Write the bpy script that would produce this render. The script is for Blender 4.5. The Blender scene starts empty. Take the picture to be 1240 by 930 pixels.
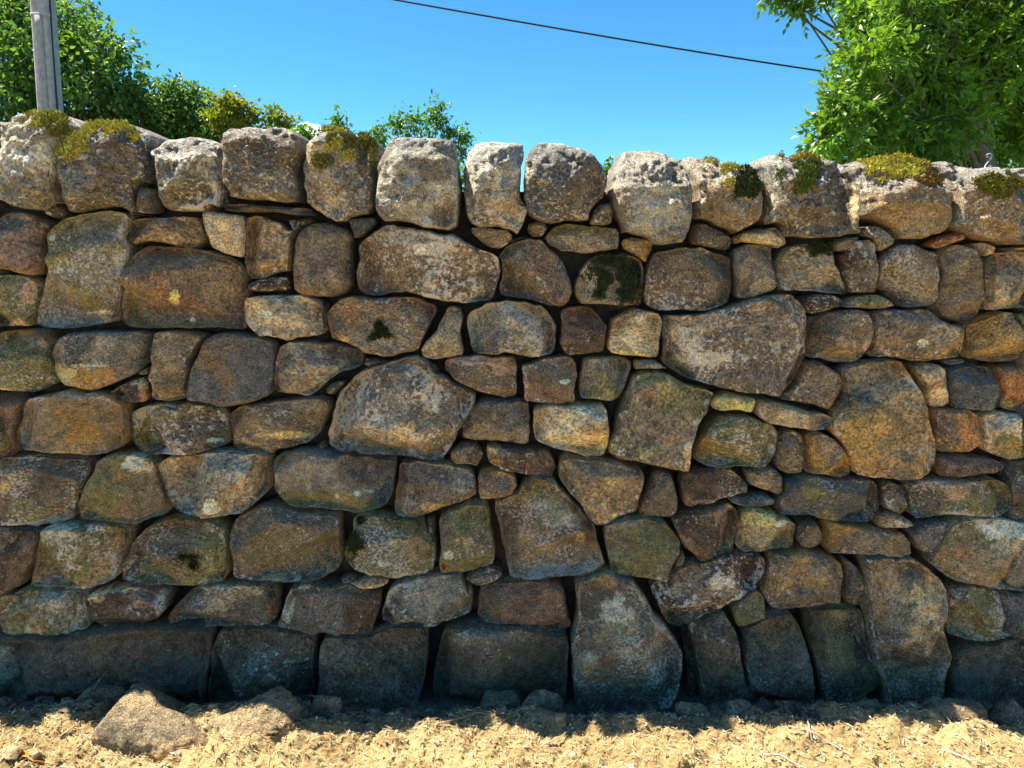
import bpy, math, random
import numpy as np
from mathutils import Vector, Matrix

SC = bpy.context.scene
COL = SC.collection
R = math.radians

# ------------------------------------------------------------------ camera
CAM = np.array([0.0, -2.0, 1.33]); PITCH = R(10.0); FPX = 902.0
cd = bpy.data.cameras.new('camera'); cam = bpy.data.objects.new('camera', cd); COL.objects.link(cam)
cam.location = CAM; cam.rotation_euler = (R(90) - PITCH, 0, 0)
cd.sensor_width = 36; cd.lens = 36 * FPX / 1240; cd.clip_start = 0.05; cd.clip_end = 2000
SC.camera = cam

# ------------------------------------------------------------------ light
SUNDIR = Vector((-0.45, 0.143, 0.875)).normalized()
ELEV = math.asin(SUNDIR.z); AZ = math.atan2(SUNDIR.x, SUNDIR.y)
w = bpy.data.worlds.new('World'); SC.world = w; w.use_nodes = True
nt = w.node_tree; nt.nodes.clear()
out = nt.nodes.new('ShaderNodeOutputWorld'); bg = nt.nodes.new('ShaderNodeBackground')
sky = nt.nodes.new('ShaderNodeTexSky'); sky.sky_type = 'NISHITA'; sky.sun_disc = False
sky.sun_elevation = ELEV; sky.sun_rotation = AZ; sky.altitude = 3000; sky.air_density = 0.8; sky.dust_density = 0.0; sky.ozone_density = 5.0
hs = nt.nodes.new('ShaderNodeHueSaturation'); hs.inputs['Saturation'].default_value = 1.2; hs.inputs['Hue'].default_value = 0.487; hs.inputs['Value'].default_value = 1.0
nt.links.new(sky.outputs[0], hs.inputs['Color'])
# a few small white clouds low over the horizon
tc = nt.nodes.new('ShaderNodeTexCoord'); sp = nt.nodes.new('ShaderNodeSeparateXYZ')
nt.links.new(tc.outputs['Generated'], sp.inputs[0])
no = nt.nodes.new('ShaderNodeTexNoise'); no.inputs['Scale'].default_value = 7; no.inputs['Detail'].default_value = 6
mpn = nt.nodes.new('ShaderNodeMapping'); mpn.inputs['Location'].default_value = (8.22, 0.0, 0.0); mpn.inputs['Scale'].default_value = (1, 1, 2.5)
nt.links.new(tc.outputs['Generated'], mpn.inputs[0]); nt.links.new(mpn.outputs[0], no.inputs['Vector'])
band = nt.nodes.new('ShaderNodeMapRange'); band.inputs[1].default_value = 0.12; band.inputs[2].default_value = 0.21
band.inputs[3].default_value = 1.0; band.inputs[4].default_value = 0.0
nt.links.new(sp.outputs['Z'], band.inputs[0])
ad = nt.nodes.new('ShaderNodeMath'); ad.operation = 'MULTIPLY_ADD'; nt.links.new(band.outputs[0], ad.inputs[0]); ad.inputs[1].default_value = 0.25; 
xm = nt.nodes.new('ShaderNodeMapRange'); xm.inputs[1].default_value = -0.22; xm.inputs[2].default_value = -0.05; xm.inputs[3].default_value = 0.0; xm.inputs[4].default_value = -0.4
nt.links.new(sp.outputs['X'], xm.inputs[0]); xa = nt.nodes.new('ShaderNodeMath'); nt.links.new(xm.outputs[0], xa.inputs[0]); nt.links.new(no.outputs[0], xa.inputs[1])
nt.links.new(xa.outputs[0], ad.inputs[2])
th = nt.nodes.new('ShaderNodeMapRange'); th.inputs[1].default_value = 0.81; th.inputs[2].default_value = 0.85
nt.links.new(ad.outputs[0], th.inputs[0])
mx = nt.nodes.new('ShaderNodeMix'); mx.data_type = 'RGBA'; mx.inputs[7].default_value = (7.5, 7.8, 8.2, 1)
nt.links.new(th.outputs[0], mx.inputs[0]); nt.links.new(hs.outputs[0], mx.inputs[6])
nt.links.new(mx.outputs[2], bg.inputs['Color']); bg.inputs['Strength'].default_value = 0.066
nt.links.new(bg.outputs[0], out.inputs[0])
sl = bpy.data.lights.new('sun', 'SUN'); sl.energy = 3.3; sl.angle = R(0.5); sl.color = (1.0, 0.90, 0.74)
so = bpy.data.objects.new('sun', sl); COL.objects.link(so); so.rotation_euler = SUNDIR.to_track_quat('Z', 'Y').to_euler()
SC.view_settings.view_transform = 'Standard'; SC.view_settings.look = 'None'
SC.view_settings.gamma = 1.0; SC.view_settings.exposure = 2.1
SC.render.engine = 'CYCLES'; SC.cycles.max_bounces = 8; SC.cycles.diffuse_bounces = 4

# ------------------------------------------------------------------ helpers
rng = np.random.default_rng(7)
def _h(i, j, k, s):
    n = (i.astype(np.uint32) * np.uint32(374761393) + j.astype(np.uint32) * np.uint32(668265263)
         + k.astype(np.uint32) * np.uint32(2246822519) + np.uint32((s * 3266489917) & 0xffffffff))
    n = (n ^ (n >> np.uint32(13))) * np.uint32(1274126177)
    n = n ^ (n >> np.uint32(16))
    return n.astype(np.float64) / 4294967295.0 * 2 - 1
def noise(p, sc=1.0, s=0):
    q = p * sc + 100.37; f = np.floor(q); i = f.astype(np.int64); t = q - f; t = t * t * (3 - 2 * t)
    r = 0
    for a in (0, 1):
        wa = t[:, 0] if a else 1 - t[:, 0]
        for b in (0, 1):
            wb = t[:, 1] if b else 1 - t[:, 1]
            for c in (0, 1):
                wc = t[:, 2] if c else 1 - t[:, 2]
                r = r + wa * wb * wc * _h(i[:, 0] + a, i[:, 1] + b, i[:, 2] + c, s)
    return r
def fbm(p, sc, o=4, s=0, g=0.5):
    r = 0; a = 1; tot = 0
    for k in range(o):
        r = r + a * noise(p + k * 3.71, sc, s + k); tot += a; a *= g; sc *= 2.03
    return r / tot * 1.6
def sstep(a, b, x):
    t = np.clip((x - a) / (b - a), 0, 1); return t * t * (3 - 2 * t)
def make_mesh(name, V, faces=None, quads=None, tris=None, mat=None, cols=None, smooth=True, attrs=None):
    m = bpy.data.meshes.new(name)
    V = np.ascontiguousarray(V, np.float32)
    parts = []; sizes = []
    if quads is not None and len(quads): parts.append(np.asarray(quads).ravel()); sizes.append(np.full(len(quads), 4))
    if tris is not None and len(tris): parts.append(np.asarray(tris).ravel()); sizes.append(np.full(len(tris), 3))
    li = np.concatenate(parts).astype(np.int32); sz = np.concatenate(sizes).astype(np.int32)
    m.vertices.add(len(V)); m.vertices.foreach_set('co', V.ravel())
    m.loops.add(len(li)); m.loops.foreach_set('vertex_index', li)
    m.polygons.add(len(sz)); st = np.zeros(len(sz), np.int32); st[1:] = np.cumsum(sz)[:-1]
    m.polygons.foreach_set('loop_start', st)
    m.polygons.foreach_set('use_smooth', np.full(len(sz), smooth))
    m.update(calc_edges=True); m.validate()
    if cols is not None:
        a = m.attributes.new('col', 'FLOAT_COLOR', 'POINT')
        c4 = np.ones((len(V), 4), np.float32); c4[:, :cols.shape[1]] = cols
        a.data.foreach_set('color', c4.ravel())
    for k, v in (attrs or {}).items():
        a = m.attributes.new(k, 'FLOAT', 'POINT'); a.data.foreach_set('value', np.asarray(v, np.float32))
    if mat: m.materials.append(mat)
    return m
def obj(name, mesh, parent=None, loc=None, **props):
    o = bpy.data.objects.new(name, mesh); COL.objects.link(o)
    if parent is not None: o.parent = parent
    if loc is not None: o.location = loc
    for k, v in props.items(): o[k] = v
    return o
def ray(X, Y):
    a = (np.asarray(X, float) - 620) / FPX; b = (465 - np.asarray(Y, float)) / FPX
    c, s = math.cos(PITCH), math.sin(PITCH)
    return np.stack([a, c + b * s, -s + b * c], -1)
BAT = 0.05
def at_wall(P, off=0.0, bat=BAT):
    d = ray(P[:, 0], P[:, 1])
    t = (off + bat * CAM[2] - CAM[1]) / (d[:, 1] - bat * d[:, 2])
    return CAM + d * t[:, None]
def at_y(X, Y, y):
    d = ray(X, Y); return CAM + d * ((y - CAM[1]) / d[1])

# ------------------------------------------------------------------ materials
def new_mat(name):
    m = bpy.data.materials.new(name); m.use_nodes = True; n = m.node_tree
    b = n.nodes['Principled BSDF']; return m, n, b
def nn(n, t, **kw):
    x = n.nodes.new(t)
    for k, v in kw.items():
        if k in x.inputs: x.inputs[k].default_value = v
        else: setattr(x, k, v)
    return x
def stone_material():
    m, n, b = new_mat('weathered_stone'); L = n.links.new
    at = nn(n, 'ShaderNodeAttribute', attribute_name='col')
    lk = nn(n, 'ShaderNodeAttribute', attribute_name='fleck')
    geo = nn(n, 'ShaderNodeNewGeometry')
    oi = nn(n, 'ShaderNodeObjectInfo')
    sc_ = nn(n, 'ShaderNodeMapRange'); sc_.inputs[3].default_value = 0.55; sc_.inputs[4].default_value = 1.45; L(oi.outputs['Random'], sc_.inputs[0])
    h1 = nn(n, 'ShaderNodeMath', operation='MULTIPLY'); h1.inputs[1].default_value = 37.7; L(oi.outputs['Random'], h1.inputs[0])
    h2 = nn(n, 'ShaderNodeMath', operation='FRACT'); L(h1.outputs[0], h2.inputs[0])
    bd = nn(n, 'ShaderNodeMapRange'); bd.inputs[1].default_value = .4; bd.inputs[3].default_value = 1.0; bd.inputs[4].default_value = 1.6; L(h2.outputs[0], bd.inputs[0])
    cx = nn(n, 'ShaderNodeCombineXYZ'); cx.inputs[0].default_value = 1; cx.inputs[1].default_value = 1; L(bd.outputs[0], cx.inputs[2])
    rv = nn(n, 'ShaderNodeVectorRotate'); rv.rotation_type = 'Y_AXIS'; L(geo.outputs['Position'], rv.inputs['Vector'])
    ra = nn(n, 'ShaderNodeMapRange'); ra.inputs[3].default_value = -.3; ra.inputs[4].default_value = .3; L(oi.outputs['Random'], ra.inputs[0]); L(ra.outputs[0], rv.inputs['Angle'])
    v1 = nn(n, 'ShaderNodeVectorMath', operation='SCALE'); L(rv.outputs[0], v1.inputs[0]); L(sc_.outputs[0], v1.inputs['Scale'])
    v2 = nn(n, 'ShaderNodeVectorMath', operation='MULTIPLY'); L(v1.outputs[0], v2.inputs[0]); L(cx.outputs[0], v2.inputs[1])
    def noi(sc, d=5, r=0.6):
        x = nn(n, 'ShaderNodeTexNoise', Scale=sc, Detail=d, Roughness=r); L(v2.outputs[0], x.inputs['Vector']); return x
    n1 = noi(38, 6, 0.65); n2 = noi(170, 4, 0.7); n3 = noi(88, 6, 0.75); n4 = noi(420, 2)
    # tone variation
    mr = nn(n, 'ShaderNodeMapRange'); mr.inputs[1].default_value = 0.32; mr.inputs[2].default_value = 0.68; mr.inputs[3].default_value = 0.6; mr.inputs[4].default_value = 1.4
    L(n1.outputs[0], mr.inputs[0])
    mr2 = nn(n, 'ShaderNodeMapRange'); mr2.inputs[1].default_value = 0.38; mr2.inputs[2].default_value = 0.62; mr2.inputs[3].default_value = 0.45; mr2.inputs[4].default_value = 1.6
    L(n2.outputs[0], mr2.inputs[0])
    mu = nn(n, 'ShaderNodeMath', operation='MULTIPLY'); L(mr.outputs[0], mu.inputs[0]); L(mr2.outputs[0], mu.inputs[1])
    vm = nn(n, 'ShaderNodeVectorMath', operation='SCALE'); L(at.outputs['Color'], vm.inputs[0]); L(mu.outputs[0], vm.inputs['Scale'])
    # dark mineral grains
    vo = nn(n, 'ShaderNodeTexVoronoi', Scale=260.0); L(geo.outputs['Position'], vo.inputs['Vector'])
    gr = nn(n, 'ShaderNodeMapRange'); gr.inputs[1].default_value = 0.0; gr.inputs[2].default_value = 0.22; gr.inputs[3].default_value = 0.6; gr.inputs[4].default_value = 0.0
    L(vo.outputs['Distance'], gr.inputs[0])
    mxd = nn(n, 'ShaderNodeMix', data_type='RGBA'); mxd.inputs[7].default_value = (0.045, 0.04, 0.035, 1)
    L(gr.outputs[0], mxd.inputs[0]); L(vm.outputs[0], mxd.inputs[6])
    # pale flecks of lichen and chipped crust
    fa = nn(n, 'ShaderNodeMath', operation='MULTIPLY_ADD'); L(lk.outputs['Fac'], fa.inputs[0]); fa.inputs[1].default_value = 0.235; L(n3.outputs[0], fa.inputs[2])
    fr = nn(n, 'ShaderNodeMapRange'); fr.inputs[1].default_value = 0.665; fr.inputs[2].default_value = 0.685; fr.inputs[4].default_value = 1.0
    L(fa.outputs[0], fr.inputs[0])
    mxf = nn(n, 'ShaderNodeMix', data_type='RGBA'); mxf.inputs[7].default_value = (0.80, 0.71, 0.55, 1)
    L(fr.outputs[0], mxf.inputs[0]); L(mxd.outputs[2], mxf.inputs[6])
    n5 = noi(300, 3, 0.8)
    sp_ = nn(n, 'ShaderNodeMapRange'); sp_.inputs[1].default_value = 0.63; sp_.inputs[2].default_value = 0.69; sp_.inputs[4].default_value = 0.55
    L(n5.outputs[0], sp_.inputs[0])
    mxs = nn(n, 'ShaderNodeMix', data_type='RGBA'); mxs.inputs[7].default_value = (0.60, 0.52, 0.40, 1); L(sp_.outputs[0], mxs.inputs[0]); L(mxf.outputs[2], mxs.inputs[6])
    L(mxs.outputs[2], b.inputs['Base Color'])
    b.inputs['Specular IOR Level'].default_value = 0.22
    rr = nn(n, 'ShaderNodeMapRange'); rr.inputs[3].default_value = 0.6; rr.inputs[4].default_value = 1.0; L(n1.outputs[0], rr.inputs[0]); L(rr.outputs[0], b.inputs['Roughness'])
    bs = nn(n, 'ShaderNodeMath', operation='MULTIPLY_ADD'); L(n3.outputs[0], bs.inputs[0]); bs.inputs[1].default_value = 1.6; L(n2.outputs[0], bs.inputs[2])
    b2 = nn(n, 'ShaderNodeMath', operation='MULTIPLY_ADD'); L(n1.outputs[0], b2.inputs[0]); b2.inputs[1].default_value = 2.2; L(bs.outputs[0], b2.inputs[2])
    dn = noi(9, 4); dsc = nn(n, 'ShaderNodeVectorMath', operation='SCALE'); L(dn.outputs['Color'], dsc.inputs[0]); dsc.inputs['Scale'].default_value = .22
    dad = nn(n, 'ShaderNodeVectorMath', operation='ADD'); L(v2.outputs[0], dad.inputs[0]); L(dsc.outputs[0], dad.inputs[1])
    cv = nn(n, 'ShaderNodeTexVoronoi', Scale=9.0, feature='DISTANCE_TO_EDGE'); L(dad.outputs[0], cv.inputs['Vector'])
    cr = nn(n, 'ShaderNodeMapRange'); cr.inputs[2].default_value = 0.022; L(cv.outputs['Distance'], cr.inputs[0])
    ck = nn(n, 'ShaderNodeMath', operation='MULTIPLY_ADD'); L(cr.outputs[0], ck.inputs[0]); ck.inputs[1].default_value = 0.8; L(b2.outputs[0], ck.inputs[2]); b2 = ck
    b3 = nn(n, 'ShaderNodeMath', operation='MULTIPLY_ADD'); L(n4.outputs[0], b3.inputs[0]); b3.inputs[1].default_value = 0.4; L(b2.outputs[0], b3.inputs[2])
    bp = nn(n, 'ShaderNodeBump', Strength=1.0, Distance=0.0062); L(b3.outputs[0], bp.inputs['Height']); L(bp.outputs[0], b.inputs['Normal'])
    return m
STONE = stone_material()

def leaf_material(name, c1, c2, trans=0.45, rough=0.35):
    m, n, b = new_mat(name); L = n.links.new
    at = nn(n, 'ShaderNodeAttribute', attribute_name='col')
    mx = nn(n, 'ShaderNodeMix', data_type='RGBA'); mx.inputs[6].default_value = (*c1, 1); mx.inputs[7].default_value = (*c2, 1)
    L(at.outputs['Fac'], mx.inputs[0]); L(mx.outputs[2], b.inputs['Base Color']); b.inputs['Roughness'].default_value = rough
    b.inputs['Specular IOR Level'].default_value = 0.4
    tr = nn(n, 'ShaderNodeBsdfTranslucent'); 
    tm = nn(n, 'ShaderNodeVectorMath', operation='MULTIPLY'); tm.inputs[1].default_value = (1.5, 1.6, 0.6); L(mx.outputs[2], tm.inputs[0]); L(tm.outputs[0], tr.inputs[0])
    ms = nn(n, 'ShaderNodeMixShader'); ms.inputs[0].default_value = trans
    L(b.outputs[0], ms.inputs[1]); L(tr.outputs[0], ms.inputs[2]); L(ms.outputs[0], n.nodes['Material Output'].inputs[0])
    return m
def attr_mat(name, rough=0.9, bump=None, vary=0.0, scale=40.0):
    m, n, b = new_mat(name); L = n.links.new
    at = nn(n, 'ShaderNodeAttribute', attribute_name='col'); geo = nn(n, 'ShaderNodeNewGeometry')
    x = nn(n, 'ShaderNodeTexNoise', Scale=scale, Detail=5.0, Roughness=0.65); L(geo.outputs['Position'], x.inputs['Vector'])
    mr = nn(n, 'ShaderNodeMapRange'); mr.inputs[1].default_value = 0.3; mr.inputs[2].default_value = 0.7; mr.inputs[3].default_value = 1 - vary; mr.inputs[4].default_value = 1 + vary
    L(x.outputs[0], mr.inputs[0])
    vm = nn(n, 'ShaderNodeVectorMath', operation='SCALE'); L(at.outputs['Color'], vm.inputs[0]); L(mr.outputs[0], vm.inputs['Scale']); L(vm.outputs[0], b.inputs['Base Color'])
    b.inputs['Roughness'].default_value = rough; b.inputs['Specular IOR Level'].default_value = 0.2
    if bump:
        bp = nn(n, 'ShaderNodeBump', Strength=0.9, Distance=bump); L(x.outputs[0], bp.inputs['Height']); L(bp.outputs[0], b.inputs['Normal'])
    return m
MOSS = attr_mat('moss', 0.95, None, 0.3, 90)
STRAW = attr_mat('dry_straw', 0.8, None, 0.15, 60)
WOOD = attr_mat('weathered_timber', 0.85, 0.003, 0.25, 25)
BARK = attr_mat('bark', 0.9, 0.01, 0.3, 20)
def flat_mat(name, c, r=0.6):
    m, n, b = new_mat(name); b.inputs['Base Color'].default_value = (*c, 1); b.inputs['Roughness'].default_value = r; return m
BLACK = flat_mat('black_rubber', (0.015, 0.015, 0.017), 0.5)
GALV = flat_mat('galvanised_wire', (0.35, 0.36, 0.37), 0.45)

# ------------------------------------------------------------------ colours
PAL = dict(
 g=(.20,.188,.165), d=(.128,.102,.076), s=(.098,.104,.116), b=(.165,.130,.098), r=(.155,.110,.090), o=(.32,.21,.085),
 u=(.34,.175,.08), l=(.46,.37,.25), v=(.155,.148,.078), w=(.66,.61,.54), k=(.082,.060,.046), m=(.030,.042,.014),
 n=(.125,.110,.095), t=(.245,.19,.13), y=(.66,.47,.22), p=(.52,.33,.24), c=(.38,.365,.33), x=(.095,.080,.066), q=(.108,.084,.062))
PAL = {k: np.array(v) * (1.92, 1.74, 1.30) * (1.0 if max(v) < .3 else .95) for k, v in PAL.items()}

TILE = {}
for r_, y0 in (('A', 110), ('B', 320), ('C', 530), ('D', 690), ('E', 0)):
    for i_, x0 in enumerate((0, 300, 600, 900)):
        TILE[r_ + str(i_)] = (x0, y0, (340 if i_ == 3 else 320) / 1240)
def tp(tile, pts):
    x0, y0, s = TILE[tile]
    a = np.array([[float(v) for v in p.split(',')] for p in pts.split()])
    return a * s + np.array([x0, y0])

# ------------------------------------------------------------------ stone builder
def resample(P, n):
    Q = np.vstack([P, P[:1]]); d = np.r_[0, np.cumsum(np.hypot(*np.diff(Q, axis=0).T))]
    t = np.linspace(0, d[-1], n, endpoint=False)
    return np.stack([np.interp(t, d, Q[:, 0]), np.interp(t, d, Q[:, 1])], 1)
def chaikin(P, q=0.22):
    N = np.roll(P, -1, 0); return np.stack([P * (1 - q) + N * q, P * q + N * (1 - q)], 1).reshape(-1, 2)
def edge_dist(p, O):
    A = O; B = np.roll(O, -1, 0); d = np.full(len(p), 1e9)
    AB = B - A; l2 = (AB ** 2).sum(1) + 1e-12
    for i in range(0, len(p), 2000):
        q = p[i:i + 2000]
        t = np.clip(((q[:, None] - A) * AB).sum(2) / l2, 0, 1)
        e = q[:, None] - (A + t[..., None] * AB)
        d[i:i + 2000] = np.sqrt((e ** 2).sum(2).min(1))
    return d
def inside(q, O):
    x, y = q; A = O; B = np.roll(O, -1, 0)
    c = ((A[:, 1] > y) != (B[:, 1] > y)) & (x < (B[:, 0] - A[:, 0]) * (y - A[:, 1]) / (B[:, 1] - A[:, 1] + 1e-12) + A[:, 0])
    return c.sum() % 2 == 1

class Stone: pass
def build_stone(name, O, seed, ca, cb, ptf, off=0.0, bat=BAT, rnd=0.022, depth=0.2, brk=None, slope=1.0, rough=1.0,
                fleck=0.5, patches=(), res=0.0062, facets=2, gap=0.0027, loose=False, parent=None, mapf=None, smoothf=False, **props):
    """O: outline in metres on the wall plane (x, z), first cleaned, then given relief towards the viewer and body behind"""
    r = np.random.default_rng(seed)
    O = chaikin(np.asarray(O, float), 0.12 if not smoothf else .22) if not loose else chaikin(np.asarray(O, float), .09)
    if not loose: O = chaikin(O, .2)
    per = np.hypot(*(O - np.roll(O, 1, 0)).T).sum()
    n = int(np.clip(per / res, 28, 190)); O = resample(O, n)
    O3 = np.c_[O, np.full(n, seed * 1.7)]
    ctr = O.mean(0); size = math.sqrt(max(1e-6, 0.5 * abs(np.sum(O[:, 0] * np.roll(O[:, 1], -1) - np.roll(O[:, 0], -1) * O[:, 1]))))
    T = np.roll(O, -1, 0) - np.roll(O, 1, 0); Nn = np.c_[T[:, 1], -T[:, 0]]; Nn /= np.linalg.norm(Nn, axis=1)[:, None] + 1e-9
    area = 0.5 * np.sum(O[:, 0] * np.roll(O[:, 1], -1) - np.roll(O[:, 0], -1) * O[:, 1])
    if area < 0: Nn = -Nn
    amp = min(0.0045, size * 0.03)
    O = O + Nn * ((fbm(O3, 28, 3, seed) * amp - gap)[:, None])
    if area < 0: O = O[::-1]
    # centre: inner point farthest from the edge
    g = np.stack(np.meshgrid(np.linspace(O[:, 0].min(), O[:, 0].max(), 13), np.linspace(O[:, 1].min(), O[:, 1].max(), 13)), -1).reshape(-1, 2)
    g = np.array([q for q in g if inside(q, O)] or [ctr]); dg = edge_dist(g, O)
    wgt = (dg / dg.max()) ** 3; c = (g * wgt[:, None]).sum(0) / wgt.sum()
    if not inside(c, O): c = g[dg.argmax()]
    k = int(np.clip(size / 2 / res * 1.25, 7, 40))
    ts = 1 - (np.linspace(0, 1, k, endpoint=False)) ** 1.15
    P = (c + ts[:, None, None] * (O - c)).reshape(-1, 2); P = np.vstack([P, c])
    d = edge_dist(P, O); d[:n] = 0
    R_ = min(rnd, size * 0.3)
    P3 = np.c_[P, np.full(len(P), seed * 1.7)]; dj = np.maximum(d + fbm(P3, 32, 3, seed + 4) * 0.007 * (d > 0), 0); q = np.clip(dj / R_, 0, 1); h = R_ * 0.95 * np.sqrt(np.clip(1 - (1 - q) ** 2, 0, 1))
    # facets: broken planes meeting in soft ridges
    fh = 0.012 * np.ones(len(P)) + (P - c) @ r.normal(0, 0.15, 2)
    a0 = r.uniform(0, 6.28)
    for i in range(facets):
        a = a0 + i * r.uniform(1.5, 2.6); s = r.uniform(0.35, 1.5); dirv = np.array([math.cos(a), math.sin(a)])
        ext = ((O - c) @ dirv).max()
        pl = 0.012 - s * ((P - c) @ dirv - ext * r.uniform(0.05, 0.6))
        kk = 0.0016 if not smoothf else 0.012
        hh = np.clip(0.5 + 0.5 * (pl - fh) / kk, 0, 1); fh = pl * (1 - hh) + fh * hh - kk * hh * (1 - hh)
    if not smoothf:
        for i in range(4):   # chipped corners and arrises
            a = r.uniform(0, 6.28); s = r.uniform(0.9, 2.2); dirv = np.array([math.cos(a), math.sin(a)])
            ext = ((O - c) @ dirv).max(); pl = 0.010 - s * ((P - c) @ dirv - ext * r.uniform(0.62, 0.9))
            hh = np.clip(0.5 + 0.5 * (pl - fh) / .001, 0, 1); fh = pl * (1 - hh) + fh * hh
    P3 = np.c_[P, np.full(len(P), seed * 1.7)]
    rise = sstep(0, R_ * 0.8, d)
    nz = fbm(P3, 9, 3, seed) * 0.007 * min(1, size / 0.12) + fbm(P3, 45, 4, seed + 5, 0.65) * 0.0052 * rough * (0.5 if smoothf else 1)
    rid = (0.5 - np.abs(fbm(P3, 20, 3, seed + 9))) * 0.009 * rough * (0.3 if smoothf else 1)
    # bedding steps
    stp = fbm(P3, 16, 2, seed + 31) * 5; stp = (np.floor(stp) + sstep(0.35, 0.65, stp - np.floor(stp))) / 5 * 0.007 * (0 if smoothf else 1)
    H = h + np.maximum(fh, -0.06) * rise + (nz + rid + stp) * (0.3 + 0.7 * rise)
    back = np.zeros(len(P)); top = np.zeros(len(P))
    if brk is not None:
        z = P[:, 1]; zb = brk + fbm(P3, 11, 3, seed + 13) * 0.035
        top = sstep(-0.008, 0.012, z - zb)
        back = np.maximum(z - zb, 0) * slope + np.maximum(z - zb - 0.06, 0) * slope * 0.8
        H = H + (.22 + .78 * top) * (fbm(P3, 60, 4, seed + 17, 0.75) * 0.014 - np.abs(fbm(P3, 34, 3, seed + 18)) * 0.012)
    H = H - back
    bs = min(depth, max(0.05, size * 1.6))
    rings = [(0.35, 1.0), (0.7, 0.96), (0.95, 0.86)] if not loose else [(0.3, 1.05), (0.65, 0.93), (0.95, 0.6)]
    Vx = [P]; Vh = [H]
    Ho = H[:n]
    for f_, sc_ in rings:
        Q = c + (O - c) * sc_; Vx.append(Q)
        nb = fbm(np.c_[Q, np.full(n, f_ * 9 + seed)], 18, 3, seed + 3) * 0.006
        Vh.append(np.minimum(Ho, 0.02) * (1 - f_) - bs * f_ + nb - (0.0 if brk is None else 0.0))
    if loose: Vx.append(c[None]); Vh.append(np.array([-bs * 1.02]))
    else: Vx.append(c[None]); Vh.append(np.array([-bs]))
    X = np.vstack(Vx); Hh = np.concatenate(Vh)
    if mapf: V = mapf(X, Hh)
    else: V = np.c_[X[:, 0], off + bat * X[:, 1] - Hh, X[:, 1]]
    # horizontal wobble so the outline is not a clean curve in depth
    nv = len(P)
    ii = np.arange(n); jj = (ii + 1) % n
    Q4 = []
    for a in range(k - 1): Q4.append(np.c_[a * n + ii, (a + 1) * n + ii, (a + 1) * n + jj, a * n + jj])
    Tr = [np.c_[(k - 1) * n + ii, np.full(n, nv - 1), (k - 1) * n + jj]]
    prev = ii; prevj = jj
    for a in range(3):
        cur = nv + a * n + ii; cj = nv + a * n + jj
        Q4.append(np.c_[prev, prevj, cj, cur]); prev, prevj = cur, cj
    Tr.append(np.c_[prev, prevj, np.full(n, nv + 3 * n)])
    # orientation: outline is counter-clockwise in (x, z) seen from -y
    # ---- colour
    XY3 = np.c_[X, Hh + seed]
    m = sstep(0.0, 0.18, fbm(XY3, 7 + 3 * r.random(), 4, seed + 21) + r.uniform(-0.15, 0.1))
    C = ca * (1 - m)[:, None] + cb * m[:, None]
    C = C * (1 + 0.22 * fbm(XY3, 24, 4, seed + 23)[:, None])
    hue = fbm(XY3, 12, 3, seed + 27)[:, None]
    C = C * (1 + hue * np.array([0.07, 0.02, -0.09]))
    rust = sstep(0.42, 0.62, fbm(XY3, 14, 4, seed + 40))[:, None] * 0.18
    C = C * (1 - rust) + rust * np.array([.36, .20, .08])
    px = ptf(V)
    fl = np.full(len(X), fleck * 0.5) * (1 + 1.0 * fbm(XY3, 11, 3, seed + 55)); dd = np.concatenate([d, np.zeros(3 * n + 1)])
    fl += fleck * 0.5 * np.exp(-((dd - 0.006) / 0.007) ** 2) * (0.5 + fbm(XY3, 20, 2, seed + 29))
    fl[nv:] = 0
    wob = fbm(XY3, 30, 4, seed + 33, 0.6)
    for (cx, cy, rx, ry, colr, st) in patches:
        e = np.sqrt(((px[:, 0] - cx) / rx) ** 2 + ((px[:, 1] - cy) / ry) ** 2)
        mm = (sstep(1.03, 0.97, e + wob * 0.6) * st)[:, None]
        C = C * (1 - mm) + mm * PAL[colr] * (1 + 0.2 * wob[:, None])
    if brk is not None:
        tt = np.concatenate([top, np.ones(3 * n + 1)])[:, None] * 0.55
        C = C * (1 - tt) + tt * np.array([.29, .28, .255]) * (1 + 0.25 * wob[:, None])
    bounce_ = (sstep(.30, .06, V[:, 2] + .08 * wob) * .22)[:, None]   # warm tint painted low on the wall for missing ground bounce, against blue skylight
    C = C * (1 - bounce_) + bounce_ * np.array([.235, .150, .075])
    C = np.clip(C, 0.012, 0.86)
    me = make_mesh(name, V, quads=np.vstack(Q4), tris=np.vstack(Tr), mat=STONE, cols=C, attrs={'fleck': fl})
    o = obj(name, me, parent, **props)
    st_ = Stone(); st_.o = o; st_.V = V[:nv]; st_.px = px[:nv]; st_.d = d
    return st_
def to_px(V):
    rel = V - CAM; c, s = math.cos(PITCH), math.sin(PITCH)
    f = rel[:, 1] * c - rel[:, 2] * s; u = rel[:, 1] * s + rel[:, 2] * c
    f = np.maximum(f, 0.1)
    return np.stack([620 + FPX * rel[:, 0] / f, 465 - FPX * u / f], 1)
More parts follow.
